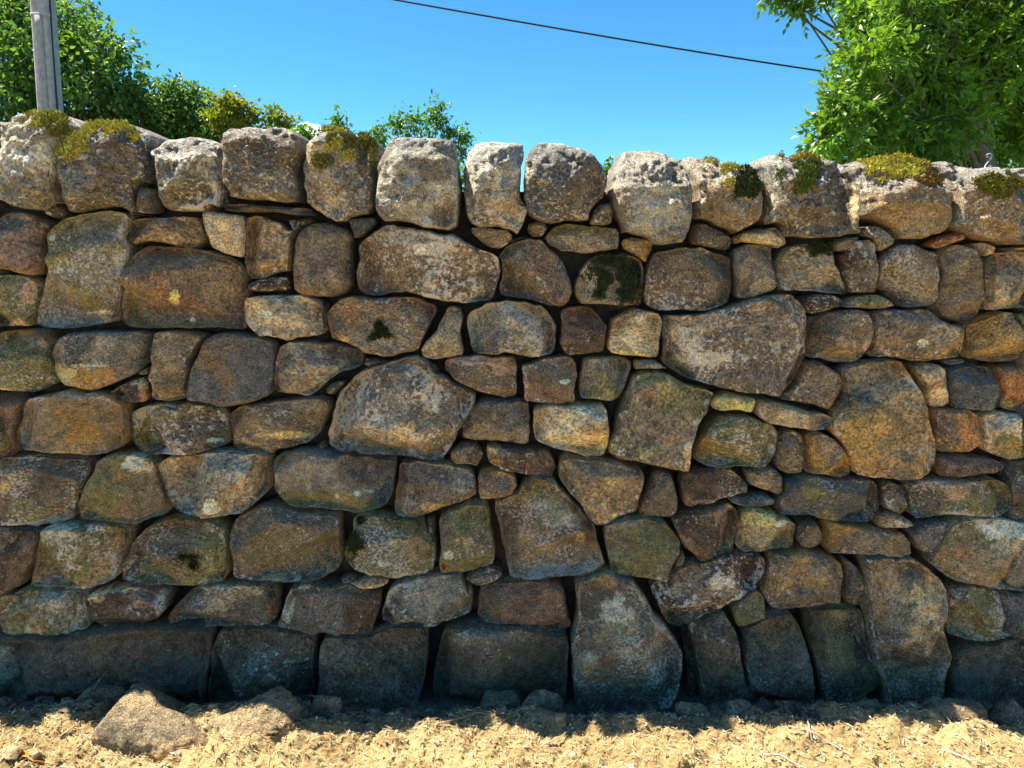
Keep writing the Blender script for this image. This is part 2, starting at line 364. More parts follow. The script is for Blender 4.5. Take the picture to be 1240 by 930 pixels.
def tufts(name, stone, regions, colour, n, length, parent):
    """tiny upright moss shoots rooted on the stone's surface"""
    r = np.random.default_rng(len(name) * 7 + n + int(abs(regions[0][0]) * 13))
    V = stone.V; px = stone.px; wob = fbm(V, 40, 4, 77, 0.6)
    m = np.zeros(len(V), bool)
    for (cx, cy, rx, ry) in regions:
        e = np.sqrt(((px[:, 0] - cx) / rx) ** 2 + ((px[:, 1] - cy) / ry) ** 2)
        m |= (e + wob * 1.15) < 0.92
    idx = np.nonzero(m & (stone.d > 0.0005))[0]
    if len(idx) == 0: return
    # weight towards evenly spread area
    pick = idx[r.integers(0, len(idx), n)]
    B = V[pick] + r.normal(0, 0.004, (n, 3)); length = length * 1.15
    dirs = r.normal(0, 0.55, (n, 3)) + np.array([0, -0.55, 0.75]); dirs /= np.linalg.norm(dirs, axis=1)[:, None]
    side = np.cross(dirs, r.normal(0, 1, (n, 3))); side /= np.linalg.norm(side, axis=1)[:, None]
    ln = length * r.uniform(0.5, 1.3, n)[:, None]; wd = length * 0.32
    VV = np.stack([B - side * wd - dirs * 0.002, B + side * wd - dirs * 0.002, B + dirs * ln], 1).reshape(-1, 3)
    side2 = np.cross(dirs, side)
    V2 = np.stack([B - side2 * wd - dirs * 0.002, B + side2 * wd - dirs * 0.002, B + dirs * ln], 1).reshape(-1, 3)
    VV = np.vstack([VV, V2]); tr = np.arange(len(VV)).reshape(-1, 3)
    cc = np.array(colour) * r.uniform(0.55, 1.35, (n, 1)) * (1 + r.normal(0, 0.12, (n, 3)))
    cc = np.repeat(cc, 3, 0); cc = np.vstack([cc, cc])
    me = make_mesh(name, VV, tris=tr, mat=MOSS, cols=np.clip(cc, .004, 1), smooth=False)
    return obj(name, me, parent)

YM = (.46, .43, .09); OM = (.20, .19, .045); DM = (.05, .065, .022)
# (tile, outline in tile units, two stone tones, options); brk = height where the face breaks back to the rough top
COPE = [
('A0', "-300,140 -180,100 -60,100 5,125 18,170 8,260 -15,330 -35,500 -250,520 -300,300", 'gn', dict(off=-0.02, brk=230)),
('A0', "35,90 80,78 150,68 210,72 270,85 310,120 340,160 320,205 285,230 265,290 265,400 272,500 270,540 225,525 180,570 130,565 60,555 20,530 -15,515 -30,400 -5,300 10,200 22,130", 'gc',
  dict(off=-0.055, brk=190, pat=[(200,320,60,110,'w',.55),(80,250,60,90,'c',.6),(240,350,18,60,'w',.7),(180,450,80,60,'b',.6)], moss=[([(190,110,45,18),(180,158,45,16),(270,115,50,35)], YM, 3000, .006),([(290,160,50,50),(230,145,30,30)], OM, 1800, .006)], lab='tall cope stone with white lichen and a yellow moss cap, at the left end')),
('A0', "268,240 300,190 350,150 420,130 500,122 590,135 650,160 700,200 705,230 690,280 700,360 715,445 650,436 632,470 632,560 625,595 600,570 560,555 490,550 400,575 345,585 320,560 300,520 300,470 280,400 270,320", 'nb',
  dict(off=-0.03, brk=250, pat=[(350,420,110,110,'g',.6),(430,380,25,25,'c',.7),(380,310,30,20,'c',.7),(560,400,90,160,'n',.6)], moss=[([(480,150,120,28),(330,220,60,50),(310,270,50,35),(600,160,60,22),(380,270,30,14),(625,215,22,14),(430,185,60,25)], YM, 6500, .0065)], lab='rounded cope stone with thick yellow moss over its top left')),
('A0', "650,440 690,438 716,452 722,520 720,578 690,588 642,586 634,540 637,485", 'gn', dict(brk=430, off=-.01)),
('A0', "215,530 240,515 300,530 330,570 325,600 260,615 210,590 200,570", 'nd', dict(brk=500, off=.01)),
('A0', "700,225 740,190 800,170 860,178 930,195 990,215 1015,240 1025,270 1035,350 1045,420 1050,490 1042,560 990,540 955,578 900,580 800,575 765,560 740,500 722,430 712,340 700,280", 'gn',
  dict(off=-0.02, brk=300, slope=1.2, fleck=.9, pat=[(960,500,90,60,'k',.5),(840,480,80,60,'v',.4)])),
('A1', "-118,160 -90,150 -20,148 0,152 100,150 190,155 232,165 250,240 262,290 240,330 225,370 234,460 240,532 200,535 120,530 40,522 -50,520 -95,505 -125,440 -133,350 -140,250 -130,200", 'gd',
  dict(off=-0.05, brk=225, pat=[(0,350,110,90,'s',.6),(110,510,20,8,'w',.9)])),
('A1', "300,175 330,143 380,150 440,165 500,180 560,180 600,200 618,250 612,310 595,350 588,420 590,520 578,580 520,590 480,600 465,632 420,625 370,600 320,565 280,540 258,480 252,390 262,300 266,250 285,215", 'gn',
  dict(off=-0.03, brk=270, pat=[(400,500,120,80,'t',.5),(330,300,50,60,'l',.6)], moss=[([(370,165,60,20),(550,205,70,25),(440,185,60,25),(400,265,30,12),(460,300,35,12),(430,240,20,20)], YM, 2600, .0065),([(460,230,70,45),(560,240,60,45),(350,340,30,25),(600,290,20,50)], OM, 4000, .0065)], lab='cope stone crowned with shaggy dark olive and yellow moss')),
('A1', "640,230 655,195 700,188 780,195 850,195 930,205 980,215 985,260 990,330 998,400 1000,500 993,600 983,640 940,662 880,660 820,650 760,630 700,620 640,622 605,600 587,560 593,490 600,440 594,370 605,320 625,280", 'gc',
  dict(off=-0.055, brk=280, pat=[(675,380,20,18,'w',1),(672,432,10,10,'w',1),(700,535,14,18,'w',1),(775,525,16,12,'w',1),(895,450,12,14,'w',.8),(675,580,8,8,'w',1),(920,590,60,60,'d',.9),(950,540,40,40,'d',.8)], lab='square topped grey cope stone with round white lichen spots')),
('A2', "-145,270 -120,220 -82,192 -30,200 0,213 60,200 110,198 142,215 146,260 134,310 126,380 123,480 133,520 156,560 138,620 118,660 100,678 70,655 20,640 -60,640 -120,632 -140,600 -150,500 -155,380", 'gc',
  dict(gap=.003, off=-0.02, brk=380, slope=1.0, fleck=.8, pat=[(40,560,110,70,'t',.7),(15,400,15,60,'w',.6),(60,440,40,50,'s',.5)])),
('A2', "148,275 185,232 230,210 290,228 350,240 410,262 465,300 500,335 518,370 530,410 528,460 513,500 470,530 450,570 440,610 410,620 330,610 270,628 230,618 172,600 144,560 130,500 126,440 128,370 132,310", 'sn',
  dict(gap=.003, off=-0.04, brk=345, pat=[(260,450,80,90,'s',.7),(440,470,80,100,'b',.6),(300,560,130,50,'n',.6)], lab='domed cope stone with bright rough top and smooth slate face')),
('A2', "590,265 650,255 720,245 790,240 850,252 880,290 912,345 926,400 931,480 931,560 922,640 902,700 878,728 800,736 742,733 722,700 680,683 610,678 588,672 596,640 575,600 555,560 540,470 545,400 560,340 575,300", 'gc',
  dict(off=-0.055, brk=400, pat=[(800,540,110,140,'c',.7),(590,560,60,110,'n',.7)], lab='tall cope stone with a craggy left shoulder, right of the sky gap')),
('A2', "892,288 930,272 970,268 1040,290 1100,320 1150,345 1200,345 1235,350 1245,400 1255,450 1260,500 1258,560 1238,620 1200,640 1150,668 1115,688 1100,665 1050,640 990,615 942,608 930,600 939,560 939,480 934,400 919,345", 'gt',
  dict(off=-0.02, brk=440, pat=[(1050,620,90,60,'t',.7),(970,540,40,80,'v',.4)], moss=[([(1040,310,60,24),(1110,365,40,20),(1100,435,14,10),(1180,350,30,14)], YM, 1700, .006),([(1205,420,52,60)], DM, 3600, .0075)], lab='low cope stone with yellow lichen and a tuft of dark moss at its right')),
('A3', "70,330 78,292 105,268 150,268 220,275 300,270 370,280 440,290 478,310 492,370 511,440 523,520 516,580 511,632 470,638 390,658 300,663 200,653 187,600 150,593 116,598 106,560 108,480 102,420 86,360", 'gn',
  dict(off=-0.055, brk=375, pat=[(300,500,150,90,'d',.5),(500,470,20,90,'l',.8),(420,600,100,40,'n',.5)], moss=[([(290,290,70,20),(220,285,50,14)], (.42,.34,.06), 1800, .006),([(270,370,40,60),(290,330,50,25),(160,365,20,12)], (.13,.17,.03), 2600, .006)], lab='broad flat topped cope stone with a green and gold moss streak')),
('A3', "482,305 530,285 600,262 700,262 800,272 860,290 888,340 911,370 921,430 933,510 925,570 897,618 850,648 790,666 720,663 680,648 662,618 592,583 532,558 527,520 519,440 504,380", 'nt',
  dict(off=-0.02, brk=420, pat=[(800,580,140,90,'t',.8),(640,560,60,60,'o',.3)], moss=[([(640,300,130,30),(760,310,110,32),(660,350,110,30),(820,290,50,16),(560,320,60,20)], (.50,.46,.08), 8000, .006),([(850,340,50,40),(840,400,60,15),(560,290,70,14)], (.20,.13,.03), 2200, .006)], lab='low domed cope stone carpeted with bright yellow moss')),
('A3', "874,300 920,290 990,272 1060,285 1105,320 1170,318 1220,350 1240,370 1300,400 1300,640 1240,688 1190,692 1120,678 1060,662 1002,648 977,610 920,600 940,540 946,500 926,400 904,340", 'gt',
  dict(off=-0.04, brk=430, pat=[(1120,580,130,110,'o',.35),(1180,480,60,80,'t',.6)], moss=[([(1100,410,60,30),(1140,450,40,20),(1210,400,60,16)], (.17,.16,.025), 3000, .0065)], lab='jagged cope stone at the right edge with an olive moss patch and ochre face')),
('A3', "1170,345 1215,322 1300,318 1400,340 1420,600 1320,640 1304,400 1245,362", 'cg', dict(brk=420, off=.06)),
]
BODY = [
# fillers under the copes
('A1', "-115,525 0,528 100,538 230,545 280,545 320,588 200,583 100,568 0,573 -110,568", 'sx', dict(off=-.025, rnd=.01, fleck=.2, name='levelling_slab', lab='thin slate slab levelling the cope stones')),
('A1', "-90,580 0,585 -20,600 -60,640 -95,620", 'dx', dict(off=.04)),
('A1', "180,600 300,590 330,612 260,640 225,690 205,650", 'dx', dict(off=.05)),
('A1', "470,600 530,592 595,590 605,620 580,650 530,690 500,700 480,640", 'sd', dict(off=.0, fleck=.2)),
('A2', "-118,640 -60,632 0,642 60,650 85,690 60,720 20,745 -40,735 -80,700 -110,670", 'nt', dict()),
('A2', "150,620 190,605 240,620 250,650 220,690 170,690 145,660", 'ds', dict(off=.03)),
('A2', "60,700 120,680 160,685 110,705 70,725", 'ds', dict(off=.03)),
('A2', "480,535 545,520 555,560 550,620 520,635 440,630 455,570", 'nt', dict(off=-.01, rnd=.012)),
('A2', "265,640 320,618 400,622 500,635 580,640 585,700 575,745 500,755 420,768 300,755 250,720 230,690", 'gv', dict(pat=[(400,735,150,25,'t',.7)])),
('A2', "600,695 640,683 700,688 740,715 735,750 715,780 705,808 680,790 640,765 605,750 590,720", 'to', dict()),
('A2', "940,620 980,620 1060,655 1110,690 1105,740 1080,755 1020,740 920,720 915,690 925,650", 'nd', dict(off=.015)),
('A2', "1110,690 1160,660 1240,640 1300,650 1300,715 1160,708 1125,725", 'tg', dict(off=.02)),
('A3', "95,610 140,598 185,625 195,680 150,700 100,680 0,670 -20,650 0,625 60,620", 'lg', dict(off=-.005)),
('A3', "530,600 580,590 620,605 665,650 660,680 600,715 590,690 580,655 540,645 525,625", 'sg', dict()),
('A3', "400,665 450,645 515,640 510,670 460,710 410,715 395,690", 'gs', dict(off=.02)),
('A3', "820,680 880,640 960,618 980,640 975,660 900,685 860,700 830,690", 'tu', dict(rnd=.012)),
('A3', "1010,675 1070,665 1120,690 1110,720 1070,735 1040,710", 'tl', dict()),
('A3', "1130,690 1240,700 1300,690 1320,745 1180,735", 'to', dict(off=.02)),
# upper courses
('A0', "20,580 60,560 120,565 180,590 240,625 222,660 208,690 220,800 200,850 160,870 80,860 20,840 -40,830 -80,700 -30,620", 'rs', dict(facets=1, smoothf=True, fleck=.3, rnd=.03)),
('A0', "240,640 290,600 380,575 450,560 520,553 590,570 612,600 590,630 580,690 600,740 600,790 580,830 570,930 562,1010 545,1070 500,1090 400,1108 300,1122 200,1112 168,1090 170,1030 195,960 215,880 225,800 214,680", 'vg',
  dict(off=-.01, fleck=.8, pat=[(400,690,130,25,'s',.6),(245,685,14,14,'w',.9),(545,790,12,40,'c',.8),(480,1040,60,10,'w',.5)], lab='large olive grey block below the mossy second cope')),
('A0', "592,615 640,600 740,590 870,583 930,595 955,640 960,690 920,730 880,745 800,725 720,712 670,712 640,728 600,708 590,670", 'bo', dict(pat=[(800,690,130,40,'o',.5),(620,620,40,25,'c',.5)])),
('A0', "957,565 1000,560 1060,570 1130,580 1143,620 1146,700 1148,760 1130,790 1090,780 1040,760 1000,745 980,720 975,670 960,620", 'cl', dict(off=-.012, pat=[(1060,650,30,60,'l',.9),(1100,710,50,40,'l',.8),(1000,640,35,70,'c',.8)], lab='pale grey stone with a cream streak')),
('A1', "-12,600 30,580 80,590 150,615 180,650 213,650 203,700 203,780 188,850 140,860 80,883 20,883 -5,860 -16,800 -10,700 -12,650", 'bt', dict(pat=[(80,750,80,80,'t',.7),(40,840,60,30,'o',.5)])),
('A1', "232,680 270,630 340,617 430,625 480,660 490,720 488,800 486,900 470,950 400,973 330,973 240,953 213,930 208,850 217,750", 'nr', dict(facets=0, smoothf=True, fleck=.2, rnd=.04, lab='smooth dark brown block with rounded corners')),
('A1', "512,740 540,700 590,665 640,625 690,622 780,640 860,657 960,667 1000,682 1060,720 1130,752 1178,782 1190,830 1183,900 1148,980 1100,998 1020,996 930,993 860,973 800,963 740,948 680,953 610,966 552,958 518,930 508,850 517,790", 'br',
  dict(off=-.02, fleck=.9, pat=[(880,740,110,40,'w',.7),(760,690,130,35,'c',.7),(960,700,160,30,'g',.7),(970,760,60,22,'t',.9),(600,680,60,30,'g',.7)], lab='long brown boulder with a cream and grey upper edge')),
('A2', "8,770 42,730 100,700 160,685 210,692 240,722 290,762 328,810 348,860 362,950 357,990 320,1013 260,1013 180,988 60,968 22,958 18,930 30,860 22,800", 'rn', dict(facets=2, pat=[(90,740,90,40,'g',.5)])),
('A2', "375,880 400,840 440,790 500,770 580,762 640,770 688,790 702,830 697,900 687,960 682,1008 600,1013 500,1003 400,998 378,960 370,920", 'tk',
  dict(pat=[(440,850,50,45,'l',.9),(540,920,40,70,'b',.8),(570,960,70,25,'t',.7)], moss=[([(570,790,90,35),(640,880,70,100),(500,900,60,60),(620,960,60,40)], DM, 7000, .005)], lab='rounded stone covered in black green moss')),
('A2', "722,800 745,757 800,747 900,727 960,730 1010,747 1070,767 1112,792 1107,860 1112,930 1092,1000 1040,1028 960,1038 880,1028 780,1038 722,1018 694,980 694,900", 'nr', dict(fleck=.7, pat=[(850,900,150,120,'r',.4)])),
('A3', "-20,690 20,675 90,672 133,687 128,740 143,800 160,860 140,878 80,903 20,918 -30,928 -42,860 -46,780 -36,720", 'gn', dict(pat=[(80,870,60,35,'l',.6)])),
('A3', "152,760 190,702 240,677 300,670 368,674 398,710 408,760 433,820 455,870 453,898 400,898 300,888 200,888 168,870 154,820", 'gv', dict(pat=[(190,780,50,50,'r',.7)], moss=[([(345,705,35,35),(330,680,40,15)], DM, 1200, .005)])),
('A3', "428,730 462,690 490,660 560,652 588,672 593,740 590,820 583,888 540,893 470,898 458,870 443,800", 'nk', dict(off=.008, fleck=.9, pat=[(565,665,25,20,'u',.7)])),
('A3', "602,740 650,702 700,677 760,674 830,702 866,722 863,800 860,900 838,950 780,963 710,963 672,930 655,895 605,878 598,800", 'bg', dict(fleck=.8, pat=[(780,880,80,70,'t',.6)])),
('A3', "872,730 902,690 950,674 1010,687 1048,720 1060,780 1063,870 1058,930 1033,990 980,1023 920,1016 872,990 844,960 864,910 870,820", 'bt', dict()),
('A3', "1070,750 1110,710 1170,702 1240,692 1330,702 1330,960 1200,960 1120,976 1052,973 1067,900 1064,820", 'nt', dict(off=.0, pat=[(1140,920,35,60,'l',.9),(1200,730,90,50,'u',.5),(1180,830,60,60,'g',.6)])),
('B0', "-60,50 40,47 130,52 183,90 188,130 163,200 148,288 70,298 0,298 -60,288", 'vg', dict(pat=[(145,130,38,55,'p',.9),(90,275,35,22,'p',.8)])),
('B0', "600,-20 640,-60 700,-93 780,-93 870,-83 920,-68 1000,-58 1040,-48 1100,-18 1148,20 1143,80 1153,140 1148,200 1150,316 1050,303 900,303 800,298 700,308 602,298 567,270 564,200 577,120 592,40", 'br',
  dict(off=-.012, facets=3, fleck=.3, pat=[(820,150,26,32,'y',.95),(905,265,12,12,'w',.8),(740,80,45,120,'u',.35),(640,200,70,90,'v',.6),(850,285,280,14,'o',.8),(700,-40,80,60,'n',.6)], lab='big rust brown block with a small golden chip at its middle')),
('B1', "0,90 40,70 110,57 180,52 193,70 198,130 100,133 0,130 -12,110", 'kn', dict(off=.01, rnd=.012)),
('B1', "-20,150 50,145 140,142 250,142 320,162 348,190 356,260 358,328 300,343 200,353 100,348 50,343 20,310 -18,260 -23,200", 'gl', dict(off=-.006, fleck=.9, pat=[(90,240,35,20,'w',.9),(230,310,130,30,'t',.8),(180,260,120,40,'l',.6)])),
('B1', "345,180 388,178 380,215 362,230", 'xd', dict(off=.04)),
('B1', "397,190 430,157 500,144 560,152 640,157 730,144 800,162 868,187 883,215 868,260 828,350 788,408 720,426 640,438 560,423 500,388 440,368 392,350 371,290 372,230", 'br',
  dict(off=-.014, pat=[(480,220,60,60,'u',.6),(640,350,150,50,'g',.7),(440,350,40,20,'y',.7),(420,300,60,60,'k',.6)], moss=[([(610,330,70,22),(660,335,30,14),(610,300,14,14)], (.03,.04,.01), 1700, .004)], lab='rust brown boulder with a dark moss smear on its face')),
('B1', "927,200 960,190 998,205 1012,250 998,320 1013,400 1008,428 950,438 870,448 822,438 808,400 832,360 882,310 907,250", 'gs', dict(facets=3, pat=[(870,420,70,25,'o',.5)])),
('B2', "-138,240 -100,207 -40,177 20,170 130,177 220,192 258,230 286,290 288,350 272,428 200,438 130,438 60,423 -40,428 -108,413 -122,380 -128,330 -140,282", 'gn', dict(fleck=1.0, off=-.012, pat=[(60,200,120,25,'c',.7),(250,350,50,60,'o',.35)])),
('B2', "302,220 350,197 450,197 488,240 527,290 522,350 507,413 400,428 312,423 302,380 312,310", 'kr', dict(pat=[(365,252,20,17,'u',.9)], lab='dark brown stone with a small orange spot')),
('B2', "547,265 600,232 650,207 710,217 768,227 782,270 772,350 765,438 700,438 600,433 542,423 522,400 533,340 543,300", 'tl', dict(pat=[(570,300,50,40,'o',.5),(650,385,110,12,'c',.7),(640,425,90,12,'y',.7)])),
('B3', "-352,225 -250,217 -150,214 -80,197 0,167 100,142 170,127 220,127 253,160 277,200 285,280 277,360 260,440 218,518 163,590 90,580 30,573 -59,562 -153,533 -247,505 -322,467 -345,440 -348,420 -350,330", 'nb',
  dict(off=-.024, fleck=.8, facets=1, pat=[(-230,330,60,60,'w',.5),(-180,420,120,30,'w',.55),(-310,270,18,60,'l',.7),(150,370,22,30,'c',.6),(-290,440,40,40,'v',.6),(-150,260,120,30,'c',.3)], lab='largest brown grey boulder with white lichen scribbles on its left side')),
('B3', "257,152 330,130 400,132 438,157 447,185 380,203 330,218 287,223 264,190", 'kg', dict(off=.004, fleck=.8)),
('B3', "442,175 500,142 600,130 648,152 672,185 640,198 560,203 480,193 432,190", 'vg', dict(pat=[(600,165,60,25,'v',.8)])),
('B3', "302,232 380,212 460,202 500,197 550,207 576,245 578,310 568,360 528,410 480,438 400,438 350,418 274,413 280,350 294,282", 'bt', dict(pat=[(370,260,90,55,'s',.6),(550,360,25,30,'p',.7),(420,405,80,20,'y',.5)])),
('B3', "582,215 650,192 740,197 820,202 868,240 938,267 973,290 970,350 963,403 900,418 800,428 730,428 680,413 560,413 549,390 580,340 575,270", 'bo', dict(off=-.01, pat=[(660,240,110,40,'s',.8),(900,300,80,50,'g',.8),(790,350,22,12,'w',1),(620,330,50,40,'t',.6)], lab='long ochre stone with two slate grey patches')),
('B3', "987,270 1050,247 1130,212 1188,207 1203,250 1233,310 1250,330 1258,400 1200,423 1110,443 1040,428 987,418 981,350", 'ot', dict()),
('B3', "1215,215 1300,210 1310,300 1260,320 1225,280", 'gv', dict()),
('B0', "-20,320 40,310 148,302 198,322 232,370 237,430 262,500 262,568 200,588 120,606 20,598 8,560 5,450 -15,400", 'vg', dict(facets=1, fleck=.9, pat=[(205,360,20,30,'p',.7),(30,590,30,12,'y',.8),(120,500,80,70,'v',.7)])),
('B0', "272,350 330,317 400,310 460,310 540,317 640,314 700,327 697,400 687,458 640,508 560,548 500,578 420,598 340,583 300,573 257,510 250,450 247,400", 'gs',
  dict(off=-.008, pat=[(330,530,120,62,'y',.7),(430,545,110,48,'o',.9),(400,475,90,6,'w',.9),(520,510,35,35,'u',.5),(600,420,70,90,'n',.7)], lab='grey stone with a broken ochre lower half')),
('B0', "720,314 800,312 880,320 950,337 926,390 901,440 891,520 876,610 858,638 800,648 706,638 708,560 708,440 711,350", 'bt', dict(facets=1)),
('B0', "958,350 1010,320 1090,320 1180,337 1278,367 1288,420 1282,540 1267,622 1180,648 1080,676 960,656 884,638 889,550 914,440", 'sd', dict(facets=1, smoothf=True, fleck=.12, off=-.008, pat=[(1080,380,150,50,'s',.5),(1080,655,150,16,'b',.6)], lab='smooth dark slate block')),
('B0', "500,610 550,572 620,537 680,527 703,540 698,600 688,648 640,653 560,638 500,628", 'kd', dict(rnd=.01, pat=[(670,600,14,60,'p',.8),(650,560,40,7,'w',.6)])),
('B0', "652,500 698,474 702,518 680,523 657,518", 'bk', dict(off=.01)),
('B1', "152,380 200,357 300,367 400,372 470,387 528,410 543,450 528,488 460,503 390,538 340,588 290,618 200,603 132,598 117,540 127,460", 'gn', dict(facets=3, fleck=.3, pat=[(230,560,120,50,'b',.7)])),
('B1', "362,580 400,547 468,542 440,580 400,618 367,610", 'nk', dict(off=.02)),
('B1', "545,432 620,440 680,450 640,475 560,485 540,465", 'xn', dict(off=.03)),
('B1', "850,460 880,470 905,510 870,500", 'nk', dict(off=.02)),
('B1', "702,450 780,432 830,452 870,512 930,542 1000,577 1077,622 1048,690 1008,768 958,858 910,918 850,923 740,908 600,898 500,888 422,878 388,850 378,800 393,730 403,660 443,590 493,520 552,490 622,477", 'gn',
  dict(off=-.024, facets=3, fleck=1.0, pat=[(950,690,120,140,'b',.9),(740,790,60,45,'y',.6),(760,810,110,30,'l',.8),(880,640,20,45,'w',.7),(840,620,14,100,'l',.6),(700,860,240,40,'t',.5),(520,600,60,60,'s',.5)], lab='large grey boulder, its right side brown, with a cream scar')),
('B2', "-240,450 -190,437 -80,427 0,434 96,440 104,500 99,618 40,626 -60,608 -140,573 -200,538 -235,500", 'rb', dict(pat=[(-80,450,150,22,'p',.8),(40,480,55,40,'p',.5)])),
('B2', "117,480 180,457 260,437 348,430 382,460 389,520 377,570 375,643 320,653 200,653 133,638 125,560", 'rn', dict(fleck=.8, pat=[(330,550,35,16,'w',.8),(140,580,20,60,'u',.7)])),
('B2', "407,445 500,432 600,434 638,452 637,490 617,560 587,620 550,648 480,643 402,633 388,600 397,540", 'vg', dict(facets=2)),
('B2', "647,452 700,447 760,450 800,477 812,493 760,496 700,493 649,498", 'vg', dict(rnd=.01, facets=0, off=.0)),
('B2', "652,520 700,502 780,502 860,542 940,572 1010,592 1027,610 998,690 958,750 932,830 922,900 908,978 860,968 780,963 720,948 640,923 542,903 524,893 543,820 563,760 583,700 613,620", 'vb',
  dict(off=-.014, facets=1, fleck=.5, rnd=.016, pat=[(880,620,130,110,'v',.8),(660,620,22,30,'l',.9),(640,760,90,130,'n',.7),(905,900,22,60,'l',.8),(945,745,18,25,'c',.7)], lab='large leaf shaped olive slab standing on its point')),
('B2', "1035,622 1100,602 1160,617 1228,627 1218,670 1200,698 1140,688 1060,690 1018,678 1018,652", 'yo', dict(off=-.01, lab='small bright golden stone wedged under the largest boulder')),
('B3', "72,592 150,607 260,642 358,657 402,682 392,710 368,733 300,736 200,723 112,703 62,680 57,642", 'tl', dict(off=-.01, fleck=.8)),
('B3', "277,427 340,424 370,442 430,482 452,520 427,570 397,618 378,643 300,623 220,603 162,598 232,530 267,460", 'bn', dict(facets=1, pat=[(200,560,50,60,'n',.7)])),
('B3', "442,470 500,447 560,432 640,422 708,427 728,480 768,530 798,580 822,640 832,720 852,790 852,850 828,928 740,948 620,953 542,943 494,930 484,860 434,790 394,740 404,690 434,640 469,590 459,520", 'ob',
  dict(off=-.024, facets=2, fleck=.7, pat=[(560,500,130,100,'g',.85),(520,600,110,45,'s',.8),(700,590,110,90,'g',.6),(650,540,60,50,'t',.7),(620,760,220,150,'o',.6)], lab='large ochre boulder with a grey lichened head')),
('B3', "742,450 800,437 860,437 898,457 893,530 907,580 912,618 840,633 827,620 802,560 772,510", 'to', dict(pat=[(860,580,50,40,'l',.8),(850,530,30,20,'u',.6)])),
('B3', "912,465 960,450 1040,442 1093,452 1118,510 1142,580 1137,628 1080,653 1000,648 932,638 922,600 907,530", 'ds', dict(facets=2, fleck=.3)),
('B3', "880,430 920,418 975,415 975,435 930,448 900,448", 'gs', dict(off=.02)),
('B3', "1112,450 1180,442 1300,442 1300,650 1200,653 1142,638 1147,570 1127,510", 'bu', dict(off=.015, pat=[(1160,620,50,20,'y',.7)])),
('B3', "837,640 920,637 1000,637 1033,662 1048,720 1050,788 1018,828 930,838 862,833 852,760 842,700", 'uo', dict(off=-.005, pat=[(900,740,50,90,'n',.8)], lab='small orange stone with a brown shaded left half')),
('B3', "1052,670 1120,652 1240,662 1310,667 1310,850 1240,858 1150,863 1062,828 1057,740", 'vl', dict(pat=[(1180,700,70,45,'c',.9),(1210,820,90,40,'o',.5)])),
('C3', "860,82 940,80 1040,84 1110,94 1163,117 1167,138 1100,158 1010,166 950,180 862,173 852,130", 'rb', dict(off=.0, rnd=.015)),
('B0', "-60,602 50,610 106,642 91,720 76,790 71,860 66,898 0,908 -60,898", 'rb', dict(off=.006)),
('B0', "112,650 150,622 220,612 290,592 360,597 500,612 576,660 586,720 581,828 557,868 500,893 420,903 300,893 200,883 112,873 84,840 76,790 94,740", 'to',
  dict(off=-.014, facets=1, fleck=.8, pat=[(350,800,150,80,'o',.5),(540,760,60,100,'b',.5),(400,660,180,40,'b',.5)], lab='rounded sandy ochre boulder in the left middle')),
('B0', "617,690 660,667 740,657 850,652 960,662 1038,682 1062,710 1073,790 1075,848 1000,868 900,893 800,898 700,893 642,868 613,820 612,760", 'vd', dict(fleck=.9, facets=3, pat=[(970,760,90,40,'s',.8),(1010,825,40,12,'w',.9),(650,830,60,60,'o',.3)])),
('B1', "-83,700 -40,662 60,652 200,632 328,627 368,642 378,682 358,740 338,800 278,838 180,868 90,890 0,886 -58,873 -80,850", 'bt', dict(facets=2, pat=[(200,800,120,16,'y',.8),(220,850,120,22,'k',.6),(280,650,80,40,'g',.6)])),
('B1', "325,842 360,822 380,860 350,872", 'dx', dict(off=.03)),
('B1', "942,880 990,842 1050,837 1098,872 1112,900 1078,953 1030,938 980,943 952,920", 'kn', dict()),
('B2', "-158,735 -120,662 -60,630 0,632 100,642 158,657 163,700 168,790 158,848 80,843 0,833 -100,828 -158,818", 'gn', dict(facets=2, pat=[(0,790,150,40,'t',.5),(60,700,60,50,'s',.5)])),
('B2', "172,700 187,682 260,664 350,662 450,664 518,660 537,700 537,780 527,850 508,903 430,909 330,883 240,858 192,828 177,770", 'lo', dict(off=-.008, facets=2, pat=[(440,690,80,30,'c',.9),(480,780,60,30,'o',.7),(500,840,20,50,'y',.7)], lab='light tan stone with a pale grey cap')),
('B2', "-42,850 40,857 150,864 240,877 272,910 282,960 272,998 220,998 120,988 20,968 -35,938 -47,890", 'kb', dict(pat=[(-10,860,35,30,'y',.7),(5,930,25,15,'o',.8)])),
('C1', "1077,170 1110,155 1162,153 1212,160 1250,180 1266,220 1247,263 1200,278 1140,288 1088,293 1079,240", 'bo', dict()),
('B3', "0,667 60,682 130,712 153,750 148,800 118,868 90,896 0,894 -100,903 -170,898 -212,868 -203,800 -158,722 -88,674", 'vd', dict(facets=2, fleck=.8, pat=[(-190,820,60,60,'o',.45),(130,820,16,30,'w',.7)], lab='dark green olive stone under the golden chip')),
('B3', "162,742 220,732 263,747 276,800 271,870 261,923 200,928 152,910 134,870 152,800", 'ds', dict(off=.01)),
('B3', "284,760 350,744 400,767 448,812 481,870 467,928 430,948 330,933 269,923 284,860 289,800", 'ot', dict(pat=[(400,790,100,60,'t',.6)])),
# middle courses
('C0', "-60,100 60,87 200,84 330,92 416,102 421,150 396,210 376,280 357,330 352,387 200,408 100,418 0,416 -60,413", 'bn', dict(facets=1, fleck=.8, pat=[(130,350,120,60,'v',.8),(15,240,30,25,'y',.7),(30,120,60,40,'u',.5),(320,360,60,60,'r',.5)])),
('C0', "452,105 490,82 560,74 640,87 700,92 727,130 747,200 775,290 795,348 720,376 640,408 540,403 440,396 368,383 365,330 383,250 413,190 437,150", 'vb',
